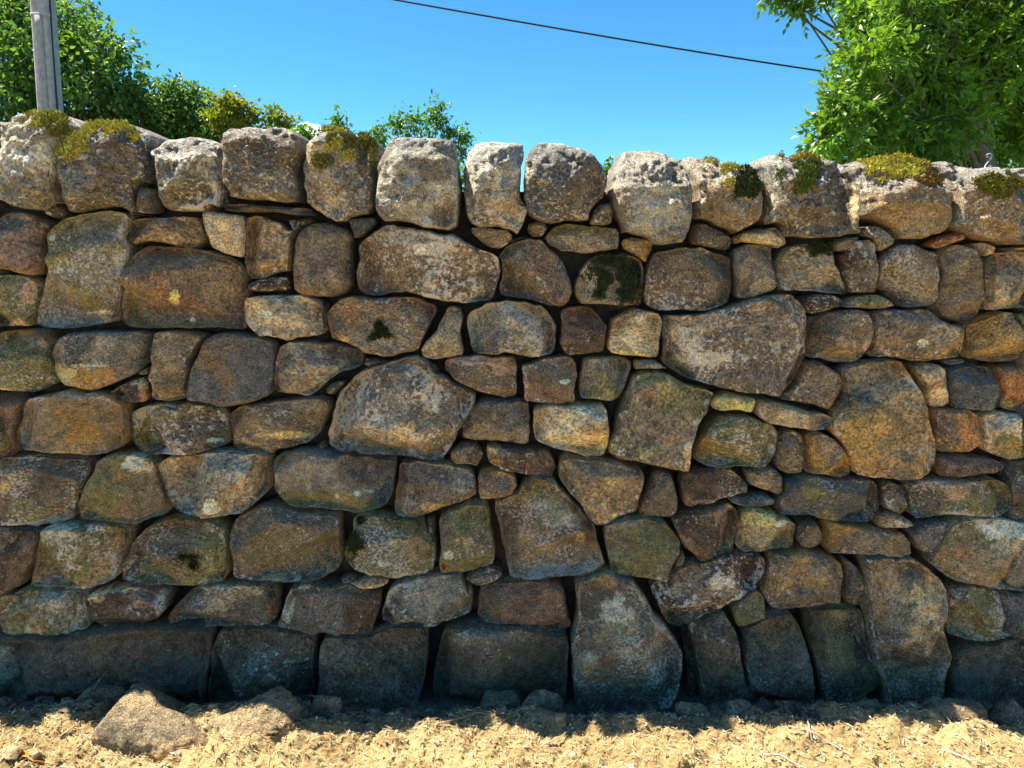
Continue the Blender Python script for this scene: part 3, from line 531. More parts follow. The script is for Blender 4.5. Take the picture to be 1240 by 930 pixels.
  dict(off=-.008, facets=3, pat=[(640,120,75,45,'w',.9),(600,190,60,25,'u',.6),(680,150,60,30,'p',.6),(680,260,110,90,'b',.7)], lab='olive and brown stone with a white and rust cap')),
('C0', "734,120 790,92 900,84 960,70 1060,72 1180,77 1250,84 1262,130 1270,200 1260,258 1200,316 1130,363 1040,376 940,378 862,368 802,320 773,240 754,180", 'tg',
  dict(off=-.01, facets=4, fleck=.8, pat=[(780,150,50,80,'l',.8),(870,290,70,60,'b',.7),(990,330,40,35,'w',.8),(1125,190,16,50,'y',.7),(980,150,60,80,'g',.6)])),
('C1', "115,95 220,60 330,60 420,74 560,87 650,100 690,112 688,180 681,260 656,310 618,338 500,358 440,343 330,333 240,338 172,310 143,270 123,230 121,150", 'gs',
  dict(off=-.012, facets=2, pat=[(230,290,150,50,'v',.8),(520,320,160,35,'v',.8),(570,250,16,8,'w',.9),(420,275,10,14,'w',.9),(520,262,20,12,'w',.9)], lab='wide grey stone with an olive lower edge, left of centre')),
('C1', "711,115 800,110 900,122 1000,132 1058,162 1074,220 1076,268 1000,308 920,328 850,358 780,378 702,373 689,340 694,260 704,180", 'ng', dict(facets=2, pat=[(760,230,70,50,'k',.6),(900,330,80,20,'y',.4)])),
('C2', "294,180 304,122 340,87 400,97 480,112 600,132 696,157 708,190 686,260 661,350 600,368 520,403 478,414 434,380 404,330 354,270 314,220", 'bt', dict(off=-.008, facets=1, pat=[(340,160,60,70,'v',.6),(580,370,40,14,'y',.8)])),
('C2', "719,240 742,172 790,160 828,172 848,230 858,300 846,358 820,376 740,375 669,368 689,300", 'bn', dict(off=.0, pat=[(715,240,25,110,'k',.6)])),
('C2', "874,180 950,152 1050,140 1110,147 1158,190 1188,240 1178,263 1080,283 980,308 882,323 876,270 869,220", 'kr', dict(facets=2, pat=[(1115,165,30,22,'t',.9),(1000,300,120,7,'t',.8),(890,290,25,25,'u',.5)])),
('C3', "12,160 60,147 110,130 150,142 178,170 174,220 163,253 120,243 60,223 22,205", 'nt', dict()),
('C3', "-20,180 10,190 23,215 18,245 -20,250 -38,210", 'kn', dict(off=.01)),
('C3', "-60,267 0,257 80,254 130,260 146,285 130,298 60,306 -20,300 -60,288", 'sg', dict(rnd=.01, facets=0)),
('C3', "187,200 240,182 310,174 400,182 500,185 580,190 595,220 600,270 603,310 587,340 567,373 500,380 430,370 350,363 280,343 200,343 149,335 158,280 187,240", 'vs',
  dict(off=-.01, facets=2, fleck=.7, pat=[(300,230,60,60,'v',.8),(480,240,110,60,'s',.6)])),
('C3', "607,205 660,194 710,212 721,250 716,328 670,333 613,310 608,260", 'kn', dict(off=.008)),
('C3', "592,332 640,320 690,337 748,370 750,393 700,401 620,403 588,393 586,350", 'ot', dict(pat=[(690,385,60,16,'c',.7)])),
('C3', "725,212 780,190 860,184 960,187 1050,187 1130,182 1173,210 1192,260 1197,300 1158,338 1110,353 980,348 900,343 830,356 762,363 738,340 730,280", 'vn',
  dict(off=-.01, facets=3, fleck=.8, pat=[(920,230,80,50,'p',.6),(830,260,80,70,'n',.7),(1060,300,120,50,'v',.8)])),
('C3', "1175,120 1240,100 1310,100 1310,360 1200,360 1160,350 1200,300 1184,220 1168,170", 'sn', dict(off=.012)),
('C2', "109,260 124,217 180,187 250,192 297,230 347,290 407,350 446,400 471,430 496,520 521,590 478,628 400,653 300,653 200,670 130,668 62,653 48,590 33,500 13,420 -6,360 -11,300 50,282", 'bt',
  dict(off=-.022, facets=3, fleck=.9, pat=[(310,380,110,45,'c',.7),(250,300,110,90,'v',.5),(200,230,80,40,'v',.6),(400,470,22,20,'l',.8),(200,560,180,80,'b',.4)], lab='large five sided brown boulder with a grey diagonal patch')),
('C2', "504,410 600,392 700,380 790,392 828,430 868,490 871,540 837,590 817,658 800,678 720,663 600,648 539,635 534,560 509,490", 'vg', dict(off=-.008, facets=1, fleck=.4, pat=[(660,500,200,120,'v',.6),(590,625,14,10,'y',.9),(770,660,12,10,'y',.9)], lab='flat greenish grey angular stone')),
('C2', "850,562 880,522 893,560 878,598 837,613", 'vg', dict(off=.01, rnd=.01)),
('C2', "834,382 900,352 1000,322 1100,300 1138,340 1142,400 1127,468 1117,543 1050,558 962,586 934,560 884,510 854,450 832,410", 'kb', dict(facets=2, pat=[(1110,320,20,14,'l',.6)])),
('C3', "-28,370 2,327 60,314 120,327 190,352 232,380 232,440 222,488 160,498 80,506 0,508 -32,490 -28,430", 'lv', dict(off=-.006, facets=2, pat=[(70,350,90,45,'y',.8),(180,380,50,25,'w',.6),(120,440,110,50,'l',.5)], lab='pale yellow tan stone beside a small dark cobble')),
('C3', "242,380 290,357 328,372 352,420 347,468 310,490 262,488 237,460", 'kn', dict(facets=0, smoothf=True)),
('C3', "378,380 460,382 560,397 650,414 710,422 742,465 745,498 730,518 640,516 500,518 372,518 362,470 378,430", 'bo', dict(off=-.006, facets=2, pat=[(690,460,60,50,'o',.6),(430,470,50,30,'u',.4)])),
('C3', "742,402 800,372 880,357 912,375 897,410 867,448 837,511 790,506 752,488 734,430 720,412", 'sn', dict(facets=0, smoothf=True, pat=[(790,480,60,40,'b',.6)])),
('C3', "970,372 1040,357 1150,362 1240,374 1340,382 1340,690 1200,678 1100,663 980,643 902,623 862,590 824,558 854,500 894,430 922,390", 'vt',
  dict(off=-.022, facets=2, fleck=.8, pat=[(1150,410,130,50,'w',.9),(1170,470,70,35,'l',.8),(950,500,60,45,'u',.4),(900,600,100,30,'o',.6),(1100,620,200,30,'o',.4)], lab='big olive tan boulder at the right edge with a white crusted top')),
('C0', "-60,430 50,434 150,442 178,457 161,530 146,590 106,668 58,718 0,758 -60,768", 'rk', dict(facets=2, off=.004)),
('C0', "194,430 240,407 350,402 450,407 560,412 597,432 597,480 571,560 556,630 543,668 480,693 410,713 300,710 200,710 139,698 154,620 164,550", 'vt', dict(off=-.006, facets=2, fleck=.8, pat=[(290,450,80,50,'c',.6),(430,480,110,60,'n',.5),(300,620,60,50,'d',.5)])),
('C0', "604,500 660,442 720,397 830,377 930,387 1000,397 1058,432 1068,500 1066,600 1051,668 980,688 880,698 760,696 640,688 564,668 574,610", 'vd',
  dict(off=-.008, facets=4, fleck=.7, pat=[(980,510,60,70,'v',.7),(840,430,60,50,'b',.6),(660,520,60,90,'s',.5),(780,640,130,40,'b',.5)], moss=[([(880,560,60,14),(910,590,20,40),(1020,540,12,14)], (.03,.04,.01), 900, .004)])),
('C1', "-66,390 -30,352 60,322 140,322 200,342 300,357 400,362 431,390 436,450 436,520 441,588 418,628 340,668 270,683 180,683 90,678 0,673 -66,653 -78,560 -81,450", 'nb', dict(off=-.012, facets=1, pat=[(180,530,220,90,'v',.35),(130,660,40,10,'y',.8),(230,665,16,8,'w',.7)], lab='big square dark brown block in the lower left')),
('C1', "489,380 520,357 600,367 700,387 818,387 846,440 886,490 886,560 876,623 800,648 680,660 580,653 502,628 468,590 454,545 474,480 489,430", 'vt',
  dict(off=-.008, facets=3, fleck=.8, pat=[(600,500,50,90,'s',.7),(780,540,90,60,'t',.5),(690,490,25,20,'c',.8),(640,590,25,14,'w',.9),(560,630,110,20,'v',.7)], moss=[([(500,510,35,50),(540,390,35,20)], (.05,.07,.012), 1800, .004)])),
('C1', "894,380 940,342 1040,320 1126,314 1141,400 1156,500 1156,593 1100,613 1000,633 904,638 897,600 899,480", 'vl', dict(off=-.004, facets=2, rnd=.015, pat=[(920,420,30,80,'n',.8),(1090,520,60,70,'d',.6),(940,550,25,20,'w',.9),(930,610,30,30,'o',.6),(1010,340,50,30,'v',.7)])),
('C1', "830,372 880,367 885,420 880,470 850,440", 'sd', dict(off=.03)),
('C1', "472,680 520,667 560,652 640,662 665,678 640,698 560,710 502,693", 'tl', dict(rnd=.01)),
('C1', "430,662 470,642 520,655 480,680 450,680", 'nt', dict(off=.012, rnd=.01)),
('C1', "1017,660 1080,622 1150,605 1206,640 1170,668 1090,700 1052,690", 'nb', dict(rnd=.01)),
('C1', "1020,682 1050,697 1065,740 1040,730", 'bk', dict(off=.02, rnd=.01)),
('C0', "782,840 802,800 850,752 920,707 1000,697 1100,687 1230,692 1286,707 1296,760 1301,848 1270,878 1160,886 1060,888 960,888 880,903 802,878 782,850", 'nt', dict(off=-.006, facets=2, pat=[(810,860,35,35,'u',.8),(1270,800,30,40,'u',.6),(1210,720,35,20,'l',.7)], fleck=.6)),
('C1', "192,700 250,692 350,697 480,692 560,702 631,727 621,800 596,888 582,923 500,928 400,913 300,908 200,903 137,885 163,810 183,750", 'nk', dict(off=-.008, facets=1, rnd=.014, pat=[(185,770,28,100,'c',.9),(240,700,60,12,'c',.8),(490,922,20,6,'u',.7)], lab='dark brown slab with a pale grey left edge')),
('C1', "654,720 700,692 780,667 880,642 998,642 1008,680 1036,730 1064,780 1056,820 1000,848 920,868 870,888 780,890 702,883 624,855 639,790", 'gn', dict(facets=3, fleck=1.0)),
('C2', "-72,700 0,682 100,672 250,670 308,682 336,740 346,820 366,880 330,898 270,923 222,898 190,883 100,878 0,880 -60,863 -88,830 -83,770", 'rb', dict(facets=3, fleck=.5, pat=[(170,790,30,25,'s',.6),(0,700,90,16,'s',.6)])),
('C0', "22,780 62,732 110,710 230,717 350,717 396,740 411,800 426,868 418,903 330,918 200,933 100,923 22,918 2,900 2,820", 'vg', dict(off=-.004, facets=3, fleck=.6, pat=[(165,905,45,25,'u',.9),(150,800,50,70,'b',.5)])),
('C0', "409,735 500,707 600,700 700,702 786,750 791,800 740,848 650,883 550,896 492,888 434,855 419,800", 'kr', dict(off=-.004, facets=1, pat=[(450,745,45,25,'l',.9),(570,715,90,14,'l',.8),(755,790,22,60,'c',.8)], lab='dark purplish stone rimmed with a pale crust')),
('C2', "724,690 800,662 870,602 960,592 1060,567 1140,552 1220,550 1266,560 1271,620 1240,688 1180,733 1130,768 1030,813 900,868 830,890 794,870 764,800 734,740", 'kb',
  dict(off=-.006, facets=3, fleck=.9, pat=[(1060,700,75,50,'t',.8),(1040,680,30,25,'w',.7),(1100,680,25,22,'w',.7),(850,720,40,35,'l',.5),(1090,780,60,20,'o',.5)])),
('C3', "114,520 200,507 290,494 340,517 436,545 444,600 436,688 410,718 340,743 250,758 152,763 114,740 84,690 94,640 109,600", 'bo', dict(off=-.006, facets=1, fleck=.6, pat=[(330,620,70,60,'o',.6),(110,630,30,90,'n',.6)], lab='ochre brown stone with a rust glow at its centre')),
('C3', "446,532 500,562 538,620 553,680 538,728 500,746 454,730 446,690 456,602", 'nk', dict(off=.004, pat=[(525,640,10,60,'t',.7)])),
('C3', "-46,770 -10,712 50,670 88,690 100,740 96,798 60,818 0,833 -28,838", 'vg', dict(off=.0)),
# foundation course
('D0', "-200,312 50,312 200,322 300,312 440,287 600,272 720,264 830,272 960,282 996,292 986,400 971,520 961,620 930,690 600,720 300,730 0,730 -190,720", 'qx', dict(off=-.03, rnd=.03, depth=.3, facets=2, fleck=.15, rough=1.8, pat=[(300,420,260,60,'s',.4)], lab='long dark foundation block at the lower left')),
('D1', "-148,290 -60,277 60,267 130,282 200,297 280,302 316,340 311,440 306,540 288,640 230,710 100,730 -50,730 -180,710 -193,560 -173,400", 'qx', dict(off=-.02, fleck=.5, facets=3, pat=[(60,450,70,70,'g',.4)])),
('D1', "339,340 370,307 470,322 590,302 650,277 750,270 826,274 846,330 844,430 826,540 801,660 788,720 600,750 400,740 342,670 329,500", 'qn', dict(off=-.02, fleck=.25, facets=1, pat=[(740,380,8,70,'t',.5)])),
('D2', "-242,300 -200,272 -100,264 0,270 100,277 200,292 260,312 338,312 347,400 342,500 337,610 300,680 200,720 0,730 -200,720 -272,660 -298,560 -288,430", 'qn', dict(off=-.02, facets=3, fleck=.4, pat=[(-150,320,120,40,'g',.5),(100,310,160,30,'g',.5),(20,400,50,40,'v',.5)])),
('D2', "389,60 440,47 500,22 540,14 620,52 680,92 728,172 788,262 836,312 876,382 886,480 866,560 828,640 760,690 650,710 500,700 400,680 364,610 362,480 358,350 373,280 379,200 379,120", 'nt',
  dict(off=-.035, facets=2, fleck=.9, rnd=.03, pat=[(560,200,80,85,'w',.6),(430,430,50,60,'c',.5),(580,130,40,40,'w',.5),(620,480,200,60,'v',.4)], lab='tall tapered tan boulder with a white patch, standing on the ground')),
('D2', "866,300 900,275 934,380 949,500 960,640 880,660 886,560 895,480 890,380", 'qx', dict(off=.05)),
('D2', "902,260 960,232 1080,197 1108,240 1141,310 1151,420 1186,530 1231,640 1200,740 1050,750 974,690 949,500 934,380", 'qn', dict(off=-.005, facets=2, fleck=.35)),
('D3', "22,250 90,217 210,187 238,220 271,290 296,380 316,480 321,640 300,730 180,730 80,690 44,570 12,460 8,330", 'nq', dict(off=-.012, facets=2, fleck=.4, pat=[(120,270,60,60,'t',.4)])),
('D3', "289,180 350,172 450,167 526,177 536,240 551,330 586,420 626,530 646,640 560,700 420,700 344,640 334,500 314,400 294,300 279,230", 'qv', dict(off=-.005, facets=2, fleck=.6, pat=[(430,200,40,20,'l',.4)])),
('D3', "534,-50 600,-53 680,-56 760,-48 800,-18 860,22 896,62 899,150 881,230 896,300 914,370 906,450 886,540 866,640 800,720 700,720 654,660 634,540 594,430 564,320 552,200 549,100 559,20", 'nt',
  dict(off=-.04, facets=4, fleck=.8, rnd=.025, rough=1.5, pat=[(800,120,75,75,'y',.6),(800,180,60,60,'l',.8),(760,270,28,45,'l',.8),(850,230,20,50,'l',.7),(690,90,50,40,'l',.5),(740,30,60,30,'s',.6),(600,200,25,200,'t',.4),(790,550,60,40,'s',.4)], lab='tall standing slab with a ragged cream streak')),
('D3', "915,82 1000,72 1100,87 1200,112 1300,142 1320,258 1200,288 1080,323 1000,313 904,288 894,230 909,150", 'vd', dict(facets=3, fleck=1.0, off=-.006, pat=[(960,230,50,60,'c',.35)])),
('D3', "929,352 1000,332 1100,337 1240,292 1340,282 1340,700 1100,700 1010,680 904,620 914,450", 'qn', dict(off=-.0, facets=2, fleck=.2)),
]
# loose rocks: (tile, outline, tones, distance y of the front, label, options)
ROCKS = [
('D0', "332,700 350,632 400,597 490,590 543,602 558,645 545,700 480,790 400,800 340,760", 'dn', -.17, 'dark squarish rock under the long foundation block at the left', dict()),
('D0', "20,720 40,690 130,655 230,655 282,692 280,760 180,790 40,780", 'dn', -.16, 'low dark rock at the far left, left of the dark squarish rock', dict()),
('D0', "290,665 330,655 340,670 310,690 285,685", 'gs', -.20, 'small thin slate chip between two dark rocks at the left', dict(depth=.04)),
('D0', "556,690 640,645 760,607 870,602 980,637 1060,652 1108,722 1085,790 1010,880 960,990 700,1020 480,1000 440,880 500,760", 'nt', -.285, 'wide flat slab half in the sun, its upper part in shade', dict(deep=.26)),
('D1', "0,690 60,612 100,602 150,640 205,655 230,700 150,760 100,800 -30,900 -100,990 -160,960 -130,880 -60,770", 'dt', -.28, 'long slanting rock with a sunlit lower end, right of the flat slab', dict(depth=.12, bat=1.3)),
('D1', "290,660 320,612 380,594 440,602 455,640 440,710 390,740 300,720", 'dn', -.20, 'round dark rock in front of the joint between two foundation blocks', dict()),
('D1', "1060,640 1140,600 1240,600 1290,640 1280,700 1100,710", 'dn', -.12, 'dark rock in shade beneath the right half of the fourth foundation block', dict()),
('D2', "120,670 190,600 280,595 315,640 300,700 140,710", 'dn', -.15, 'grey rock in shade left of the tall patched boulder', dict()),
('D2', "130,750 230,682 320,678 348,735 340,800 180,820", 'tn', -.26, 'sandy topped rock at the shadow edge, left of the tall patched boulder', dict()),
('D2', "400,740 470,700 540,690 590,740 580,790 420,790", 'nt', -.22, 'low earthy rock below the middle of the tall patched boulder', dict()),
('D2', "650,740 680,688 760,697 830,724 820,780 680,790", 'dn', -.22, 'dark low rock below the right foot of the tall patched boulder', dict()),
('D2', "850,710 930,652 980,682 1015,745 1000,800 860,790", 'dg', -.22, 'pointed grey rock below the dark brown foundation block', dict()),
('D2', "1095,750 1110,665 1160,647 1240,672 1290,740 1260,800 1110,800", 'dg', -.22, 'rounded grey rock with a pale speckled top, right of the pointed one', dict(pat=[(1190,680,30,10,'w',.6)])),
('D3', "385,690 430,602 510,600 600,652 655,700 600,780 420,770", 'dg', -.20, 'angular grey rock under the dark olive foundation stone', dict()),
('D3', "798,745 840,642 890,622 1000,652 1060,692 1105,752 1060,850 900,860 820,820", 'gd', -.24, 'large grey rock with a pointed left side near the bottom right', dict(depth=.15)),
('D3', "1050,660 1080,592 1240,652 1310,700 1240,760 1100,740", 'dn', -.19, 'sloping dark rock at the right end of the trench', dict()),
('D0', "95,815 140,782 180,790 185,835 130,865 90,850", 'lc', -.38, 'pale grey lump of stone in the sun at the bottom left', dict()),
('D0', "250,885 290,872 345,890 320,918 265,915", 'wc', -.42, 'flat white pebble near the bottom left', dict(name='pebble', depth=.03, cat='pebble')),
('D0', "0,860 60,845 90,880 40,910 -20,900", 'lt', -.40, 'sandy stone half off the left edge at the bottom', dict()),
('D2', "320,825 370,820 382,850 350,868 318,855", 'wl', -.36, 'small white pebble below the tall patched boulder', dict(name='pebble', depth=.02, cat='pebble')),
('D2', "1110,792 1158,790 1158,810 1115,812", 'ww', -.33, 'tiny white pebble below the rounded grey rock', dict(name='pebble', depth=.015, cat='pebble', rnd=.006)),
('D2', "580,890 640,880 665,905 640,925 580,915", 'wl', -.42, 'flat cream pebble at the bottom edge right of centre', dict(name='pebble', depth=.03, cat='pebble')),
]
TREE_R = [(1055,70,36,-.8),(1022,125,34,-.9),(1008,165,28,-.9),(1060,150,50,-.6),(1080,40,60,-.3),(1120,100,65,0),(1140,30,75,.3),(1180,90,70,.2),(1230,40,80,.4),
 (1110,165,45,-.4),(1160,150,40,-.2),(1240,120,60,.5),(1215,165,35,1.0),(1055,15,22,-.5),(1150,200,60,.9),(1060,200,40,.3),(1010,195,28,-.6),
 (1080,-40,70,0),(1180,-60,100,.4),(1300,-20,110,.8),(1300,110,80,.9),(985,-12,12,-.3),(952,-4,11,-.3),(968,10,10,-.3),(930,-8,7,-.3),(1010,-14,12,-.3),(1300,200,80,1.4),(1400,60,140,1.6),(1050,100,36,-.2),(1090,125,45,.2)]
TREE_L = [(60,60,70,0),(110,90,55,-.3),(20,100,70,0),(-40,40,80,.5),(80,20,40,.2),(130,60,30,-.2),(150,110,45,0),(100,140,60,.2),(30,20,50,.3),(-20,150,70,.4),(40,160,60,0),
 (-90,100,80,.8),(-60,-20,70,.6),(160,150,45,.3),(5,-10,45,.3),(100,45,22,-.1),(-150,20,90,1.5),(-140,160,90,1.2),(75,105,60,0.3)]
TREE_L2 = [(190,125,32,0),(215,110,20,0),(235,125,24,0),(250,150,32,0),(205,155,38,.2),(172,138,32,.1),(230,175,36,.3),(262,160,20,0),(222,135,30,.3),(180,175,40,.3),(265,185,30,.3)]
TREE_G = [(275,125,13,0),(290,135,15,0),(303,142,10,0),(262,140,12,.2),(330,143,9,0),(342,148,10,.1),(285,155,18,.3),(335,165,16,.3)]
TREE_M = [(498,143,11,0),(530,133,10,0),(525,150,14,0),(547,160,11,0),(495,162,13,.2),(460,158,6,0),(458,170,8,.2),(558,165,9,0),(480,150,9,.1),(560,185,13,.2),(515,190,30,.3),(465,195,22,.4)]
TREE_S = [(366,170,7,0),(372,162,5,0),(362,185,10,0),(368,200,14,.2),(738,206,4,0),(410,152,5,0),(736,222,8,.1),(550,215,18,.2),(200,190,10,0)]


# ------------------------------------------------------------------ the wall
wall = obj('dry_stone_wall', None, loc=(0, 0, 0), label='dry stone wall of rough brown and grey stones under a row of upright cope stones', category='wall')
def pat(tile, s):
    x0, y0, sc = TILE[tile]; outp = []
    for it in s:
        outp.append((x0 + it[0] * sc, y0 + it[1] * sc, it[2] * sc, it[3] * sc, it[4], it[5] if len(it) > 5 else 0.85))
    return outp
ALL = []
for i, (tile, pts, cols, kw) in enumerate(COPE):
    kw = dict(kw); P = tp(tile, pts); off = kw.pop('off', -0.035)
    ylo, yhi, xm_ = P[:, 1].max(), P[:, 1].min(), P[:, 0].mean(); vv = np.clip(((ylo - P[:, 1]) / (ylo - yhi) - .6) / .4, 0, 1)
    if ylo - yhi > 60: P[:, 0] = xm_ + (P[:, 0] - xm_) * (1 - .09 * vv ** 2)   # upright stones narrow a little to the top
    W = at_wall(P, off)
    x0, y0, sc = TILE[tile]
    brk = at_wall(np.array([[P[:, 0].mean(), y0 + kw.pop('brk') * sc]]), off)[0, 2]
    pl = pat(tile, kw.pop('pat', [])); ms = kw.pop('moss', None); lab = kw.pop('lab', None)
    pr = {'label': lab} if lab else {}
    s = build_stone('cope_stone', W[:, [0, 2]], 300 + i, PAL[cols[0]] * (.76, .83, .96), PAL[cols[1]] * (.76, .83, .96), to_px, off=off, rnd=kw.pop('rnd', 0.045), depth=0.34, brk=brk,
                    rough=kw.pop('rough', 1.7), gap=kw.pop('gap', .0075), res=.0050, fleck=kw.pop('fleck', 0.6), patches=pl, facets=2, parent=wall, **kw, **pr)
    if ms:
        for mi, (reg, colr, cnt, ln) in enumerate(ms):
            tufts('moss', s, [(x0 + a * sc, y0 + b * sc, c_ * sc, d_ * sc) for a, b, c_, d_ in reg], colr, cnt, ln, s.o)
offs = np.random.default_rng(11)
for i, (tile, pts, cols, kw) in enumerate(BODY):
    kw = dict(kw); P = tp(tile, pts); off = kw.pop('off', float(offs.uniform(-0.008, 0.012))); W = at_wall(P, off)
    x0, y0, sc = TILE[tile]
    pl = pat(tile, kw.pop('pat', [])); ms = kw.pop('moss', None); lab = kw.pop('lab', None); nm = kw.pop('name', 'stone')
    pr = {'label': lab} if lab else {}
    s = build_stone(nm, W[:, [0, 2]], i, PAL[cols[0]], PAL[cols[1]], to_px, off=off, patches=pl, rnd=kw.pop('rnd', 0.0085),
                    parent=wall, **kw, **pr)
    if ms:
        for (reg, colr, cnt, ln) in ms:
            tufts('moss', s, [(x0 + a * sc, y0 + b * sc, c_ * sc, d_ * sc) for a, b, c_, d_ in reg], colr, cnt, ln, s.o)

# the wall runs on past both edges of the photograph
er = np.random.default_rng(5)
def no_px(V): return np.zeros((len(V), 2)) - 9999
def jit(x0, x1, z0, z1):
    m = 0.18 * min(x1 - x0, z1 - z0); j = lambda: er.uniform(0, m)
    return [(x0 + j(), z0 + j() * .4), ((x0 + x1) / 2, z0 + j() * .3), (x1 - j(), z0 + j() * .4), (x1 - j() * .3, (z0 + z1) / 2),
            (x1 - j(), z1 - j() * .4), ((x0 + x1) / 2, z1 - j() * .3), (x0 + j(), z1 - j() * .4), (x0 + j() * .3, (z0 + z1) / 2)]
names = 'gbnrvtsk'; sd = 900
for side in (-1, 1):
    z = -0.05
    for hgt in (0.27, 0.15, 0.2, 0.2, 0.18, 0.16, 0.2, 0.14):
        x = 1.415 if side > 0 else 1.415
        while x < 2.5:
            wd = er.uniform(0.13, 0.3); a, b_ = (x, x + wd) if side > 0 else (-x - wd, -x)
            ca, cb = er.choice(list(names), 2)
            build_stone('stone', jit(a, b_, z, z + hgt - 0.006), sd, PAL[ca], PAL[cb], no_px, off=float(er.uniform(-.008, .012)), res=0.012, parent=wall)
            sd += 1; x += wd + 0.004
        z += hgt
    x = 1.47
    while x < 2.5:
        wd = er.uniform(0.19, 0.25); a, b_ = (x, x + wd) if side > 0 else (-x - wd, -x)
        build_stone('cope_stone', jit(a, b_, z - .04, z + er.uniform(.2, .27) - (.07 if side > 0 else 0)), sd, PAL['g'], PAL['n'], no_px, off=-.035, rnd=.03, depth=.34, brk=z + .11, res=0.012, parent=wall)
        sd += 1; x += wd + 0.008

# hearting: the packed rubble inside the wall, seen only as darkness in the joints
gx = np.linspace(-2.5, 2.5, 260); gz = np.linspace(-0.1, 1.50, 90)
X, Z = np.meshgrid(gx, gz); X = X.ravel(); Z = Z.ravel(); Pn = np.c_[X, Z, X * 0]
lump = np.abs(fbm(Pn, 14, 3, 3)) * 0.04
V = np.c_[X, 0.095 + BAT * Z + lump, Z]; nb = len(V)
Vb = np.c_[X, 0.46 - BAT * Z + lump * .5, Z]
ii = (np.arange(89)[:, None] * 260 + np.arange(259)[None]).ravel()
Qf = np.c_[ii, ii + 1, ii + 261, ii + 260]; Qb = Qf[:, ::-1] + nb
def strip(a): a = np.asarray(a); return np.c_[a[:-1], a[:-1] + nb, a[1:] + nb, a[1:]]
top_i = 89 * 260 + np.arange(260)
Qs = np.vstack([strip(top_i)[:, ::-1], strip(np.arange(260)), strip(np.arange(90) * 260)[:, ::-1], strip(np.arange(90) * 260 + 259)])
EARTH = attr_mat('hearting_stone', 0.95, 0.006, 0.4, 40)
obj('hearting', make_mesh('hearting', np.vstack([V, Vb]), quads=np.vstack([Qf, Qb, Qs]), mat=EARTH, cols=np.tile([.075, .062, .05], (2 * nb, 1))), wall, kind='stuff')

# ------------------------------------------------------------------ ground
def gheight(x, y):
    P = np.c_[x, y, x * 0]
    m = sstep(-0.04, -0.22, y + 0.03 * fbm(P, 5, 3, 60)) * 0.085 + .027
    near = np.exp(-np.maximum(np.abs(x) - 2.2, 0)) * (y < 0.3)
    b = fbm(P, 3.6, 2, 61) * 0.034 + (np.abs(fbm(P, 11, 3, 62)) - .25) * 0.035 + fbm(P, 38, 4, 63, .65) * 0.0115 * near
    b = b + (0.5 - np.abs(noise(P, 90, 64))) * 0.006 * near
    return m + b * sstep(0.0, -0.12, y) + (y > 0.3) * 0.1
xs = np.r_[-120, -60, -30, -14, -7, -4, np.linspace(-2.6, -1.5, 60, endpoint=False), np.linspace(-1.5, 1.5, 620), np.linspace(1.52, 2.6, 60), 4, 7, 14, 30, 60, 120]
ys = np.r_[-120, -60, -25, -10, -5, -3, np.linspace(-2.2, -0.7, 70, endpoint=False), np.linspace(-0.7, -0.04, 190), 0.0, 0.1, 0.25, 0.35, 0.5, 1, 2, 4, 8, 16, 30, 60, 120, 250]
X, Y = np.meshgrid(xs, ys); X = X.ravel(); Y = Y.ravel(); Z = gheight(X, Y)
P = np.c_[X, Y, X * 0]
cn = fbm(P, 6, 4, 70); c2 = fbm(P, 60, 3, 71)
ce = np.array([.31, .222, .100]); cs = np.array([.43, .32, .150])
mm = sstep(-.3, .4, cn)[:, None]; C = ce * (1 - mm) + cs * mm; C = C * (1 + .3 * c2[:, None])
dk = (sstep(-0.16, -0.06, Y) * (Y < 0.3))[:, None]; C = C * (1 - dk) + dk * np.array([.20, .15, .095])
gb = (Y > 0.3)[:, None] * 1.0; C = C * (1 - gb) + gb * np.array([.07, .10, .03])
nx = len(xs); ii = (np.arange(len(ys) - 1)[:, None] * nx + np.arange(nx - 1)[None]).ravel()
GROUND = attr_mat('dry_earth_and_chaff', 0.95, 0.008, 0.4, 110)
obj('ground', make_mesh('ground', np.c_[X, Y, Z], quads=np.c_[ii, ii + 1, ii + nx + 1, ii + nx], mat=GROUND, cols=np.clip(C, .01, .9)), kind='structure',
    label='dry straw strewn earth sloping down into the trench at the foot of the wall')

def slivers(name, n, lo, hi, wd, seed, cols, yr=(-0.62, -0.13), lift=0.002, curl=0.0):
    r = np.random.default_rng(seed)
    x = r.uniform(-1.6, 1.6, n); y = yr[1] - (yr[1] - yr[0]) * r.random(n) ** 1.3
    z = gheight(x, y) + lift + r.uniform(0, .004, n)
    a = r.uniform(0, math.pi, n); ln = r.uniform(lo, hi, n); tl = r.normal(0, .25, n)
    D = np.c_[np.cos(a) * np.cos(tl), np.sin(a) * np.cos(tl), np.sin(tl)] * ln[:, None] / 2
    S = np.c_[-np.sin(a), np.cos(a), r.normal(0, .4, n)] * (wd * r.uniform(.5, 1.4, n))[:, None]
    U = np.tile([0, 0, 1.], (n, 1)) * (wd * 0.8)
    B = np.c_[x, y, z]
    V = np.stack([B - D, B - S * .9, B + U, B + S * .9, B + D], 1).reshape(-1, 3)
    i0 = np.arange(n)[:, None] * 5
    T = np.vstack([i0 + [[0, 1, 2]], i0 + [[0, 2, 3]], i0 + [[1, 4, 2]], i0 + [[2, 4, 3]]])
    cc = np.array(cols)[r.integers(0, len(cols), n)] * r.uniform(.65, 1.25, (n, 1)); cc = np.repeat(cc, 5, 0)
    return make_mesh(name, V, tris=T, mat=STRAW, cols=cc, smooth=False)
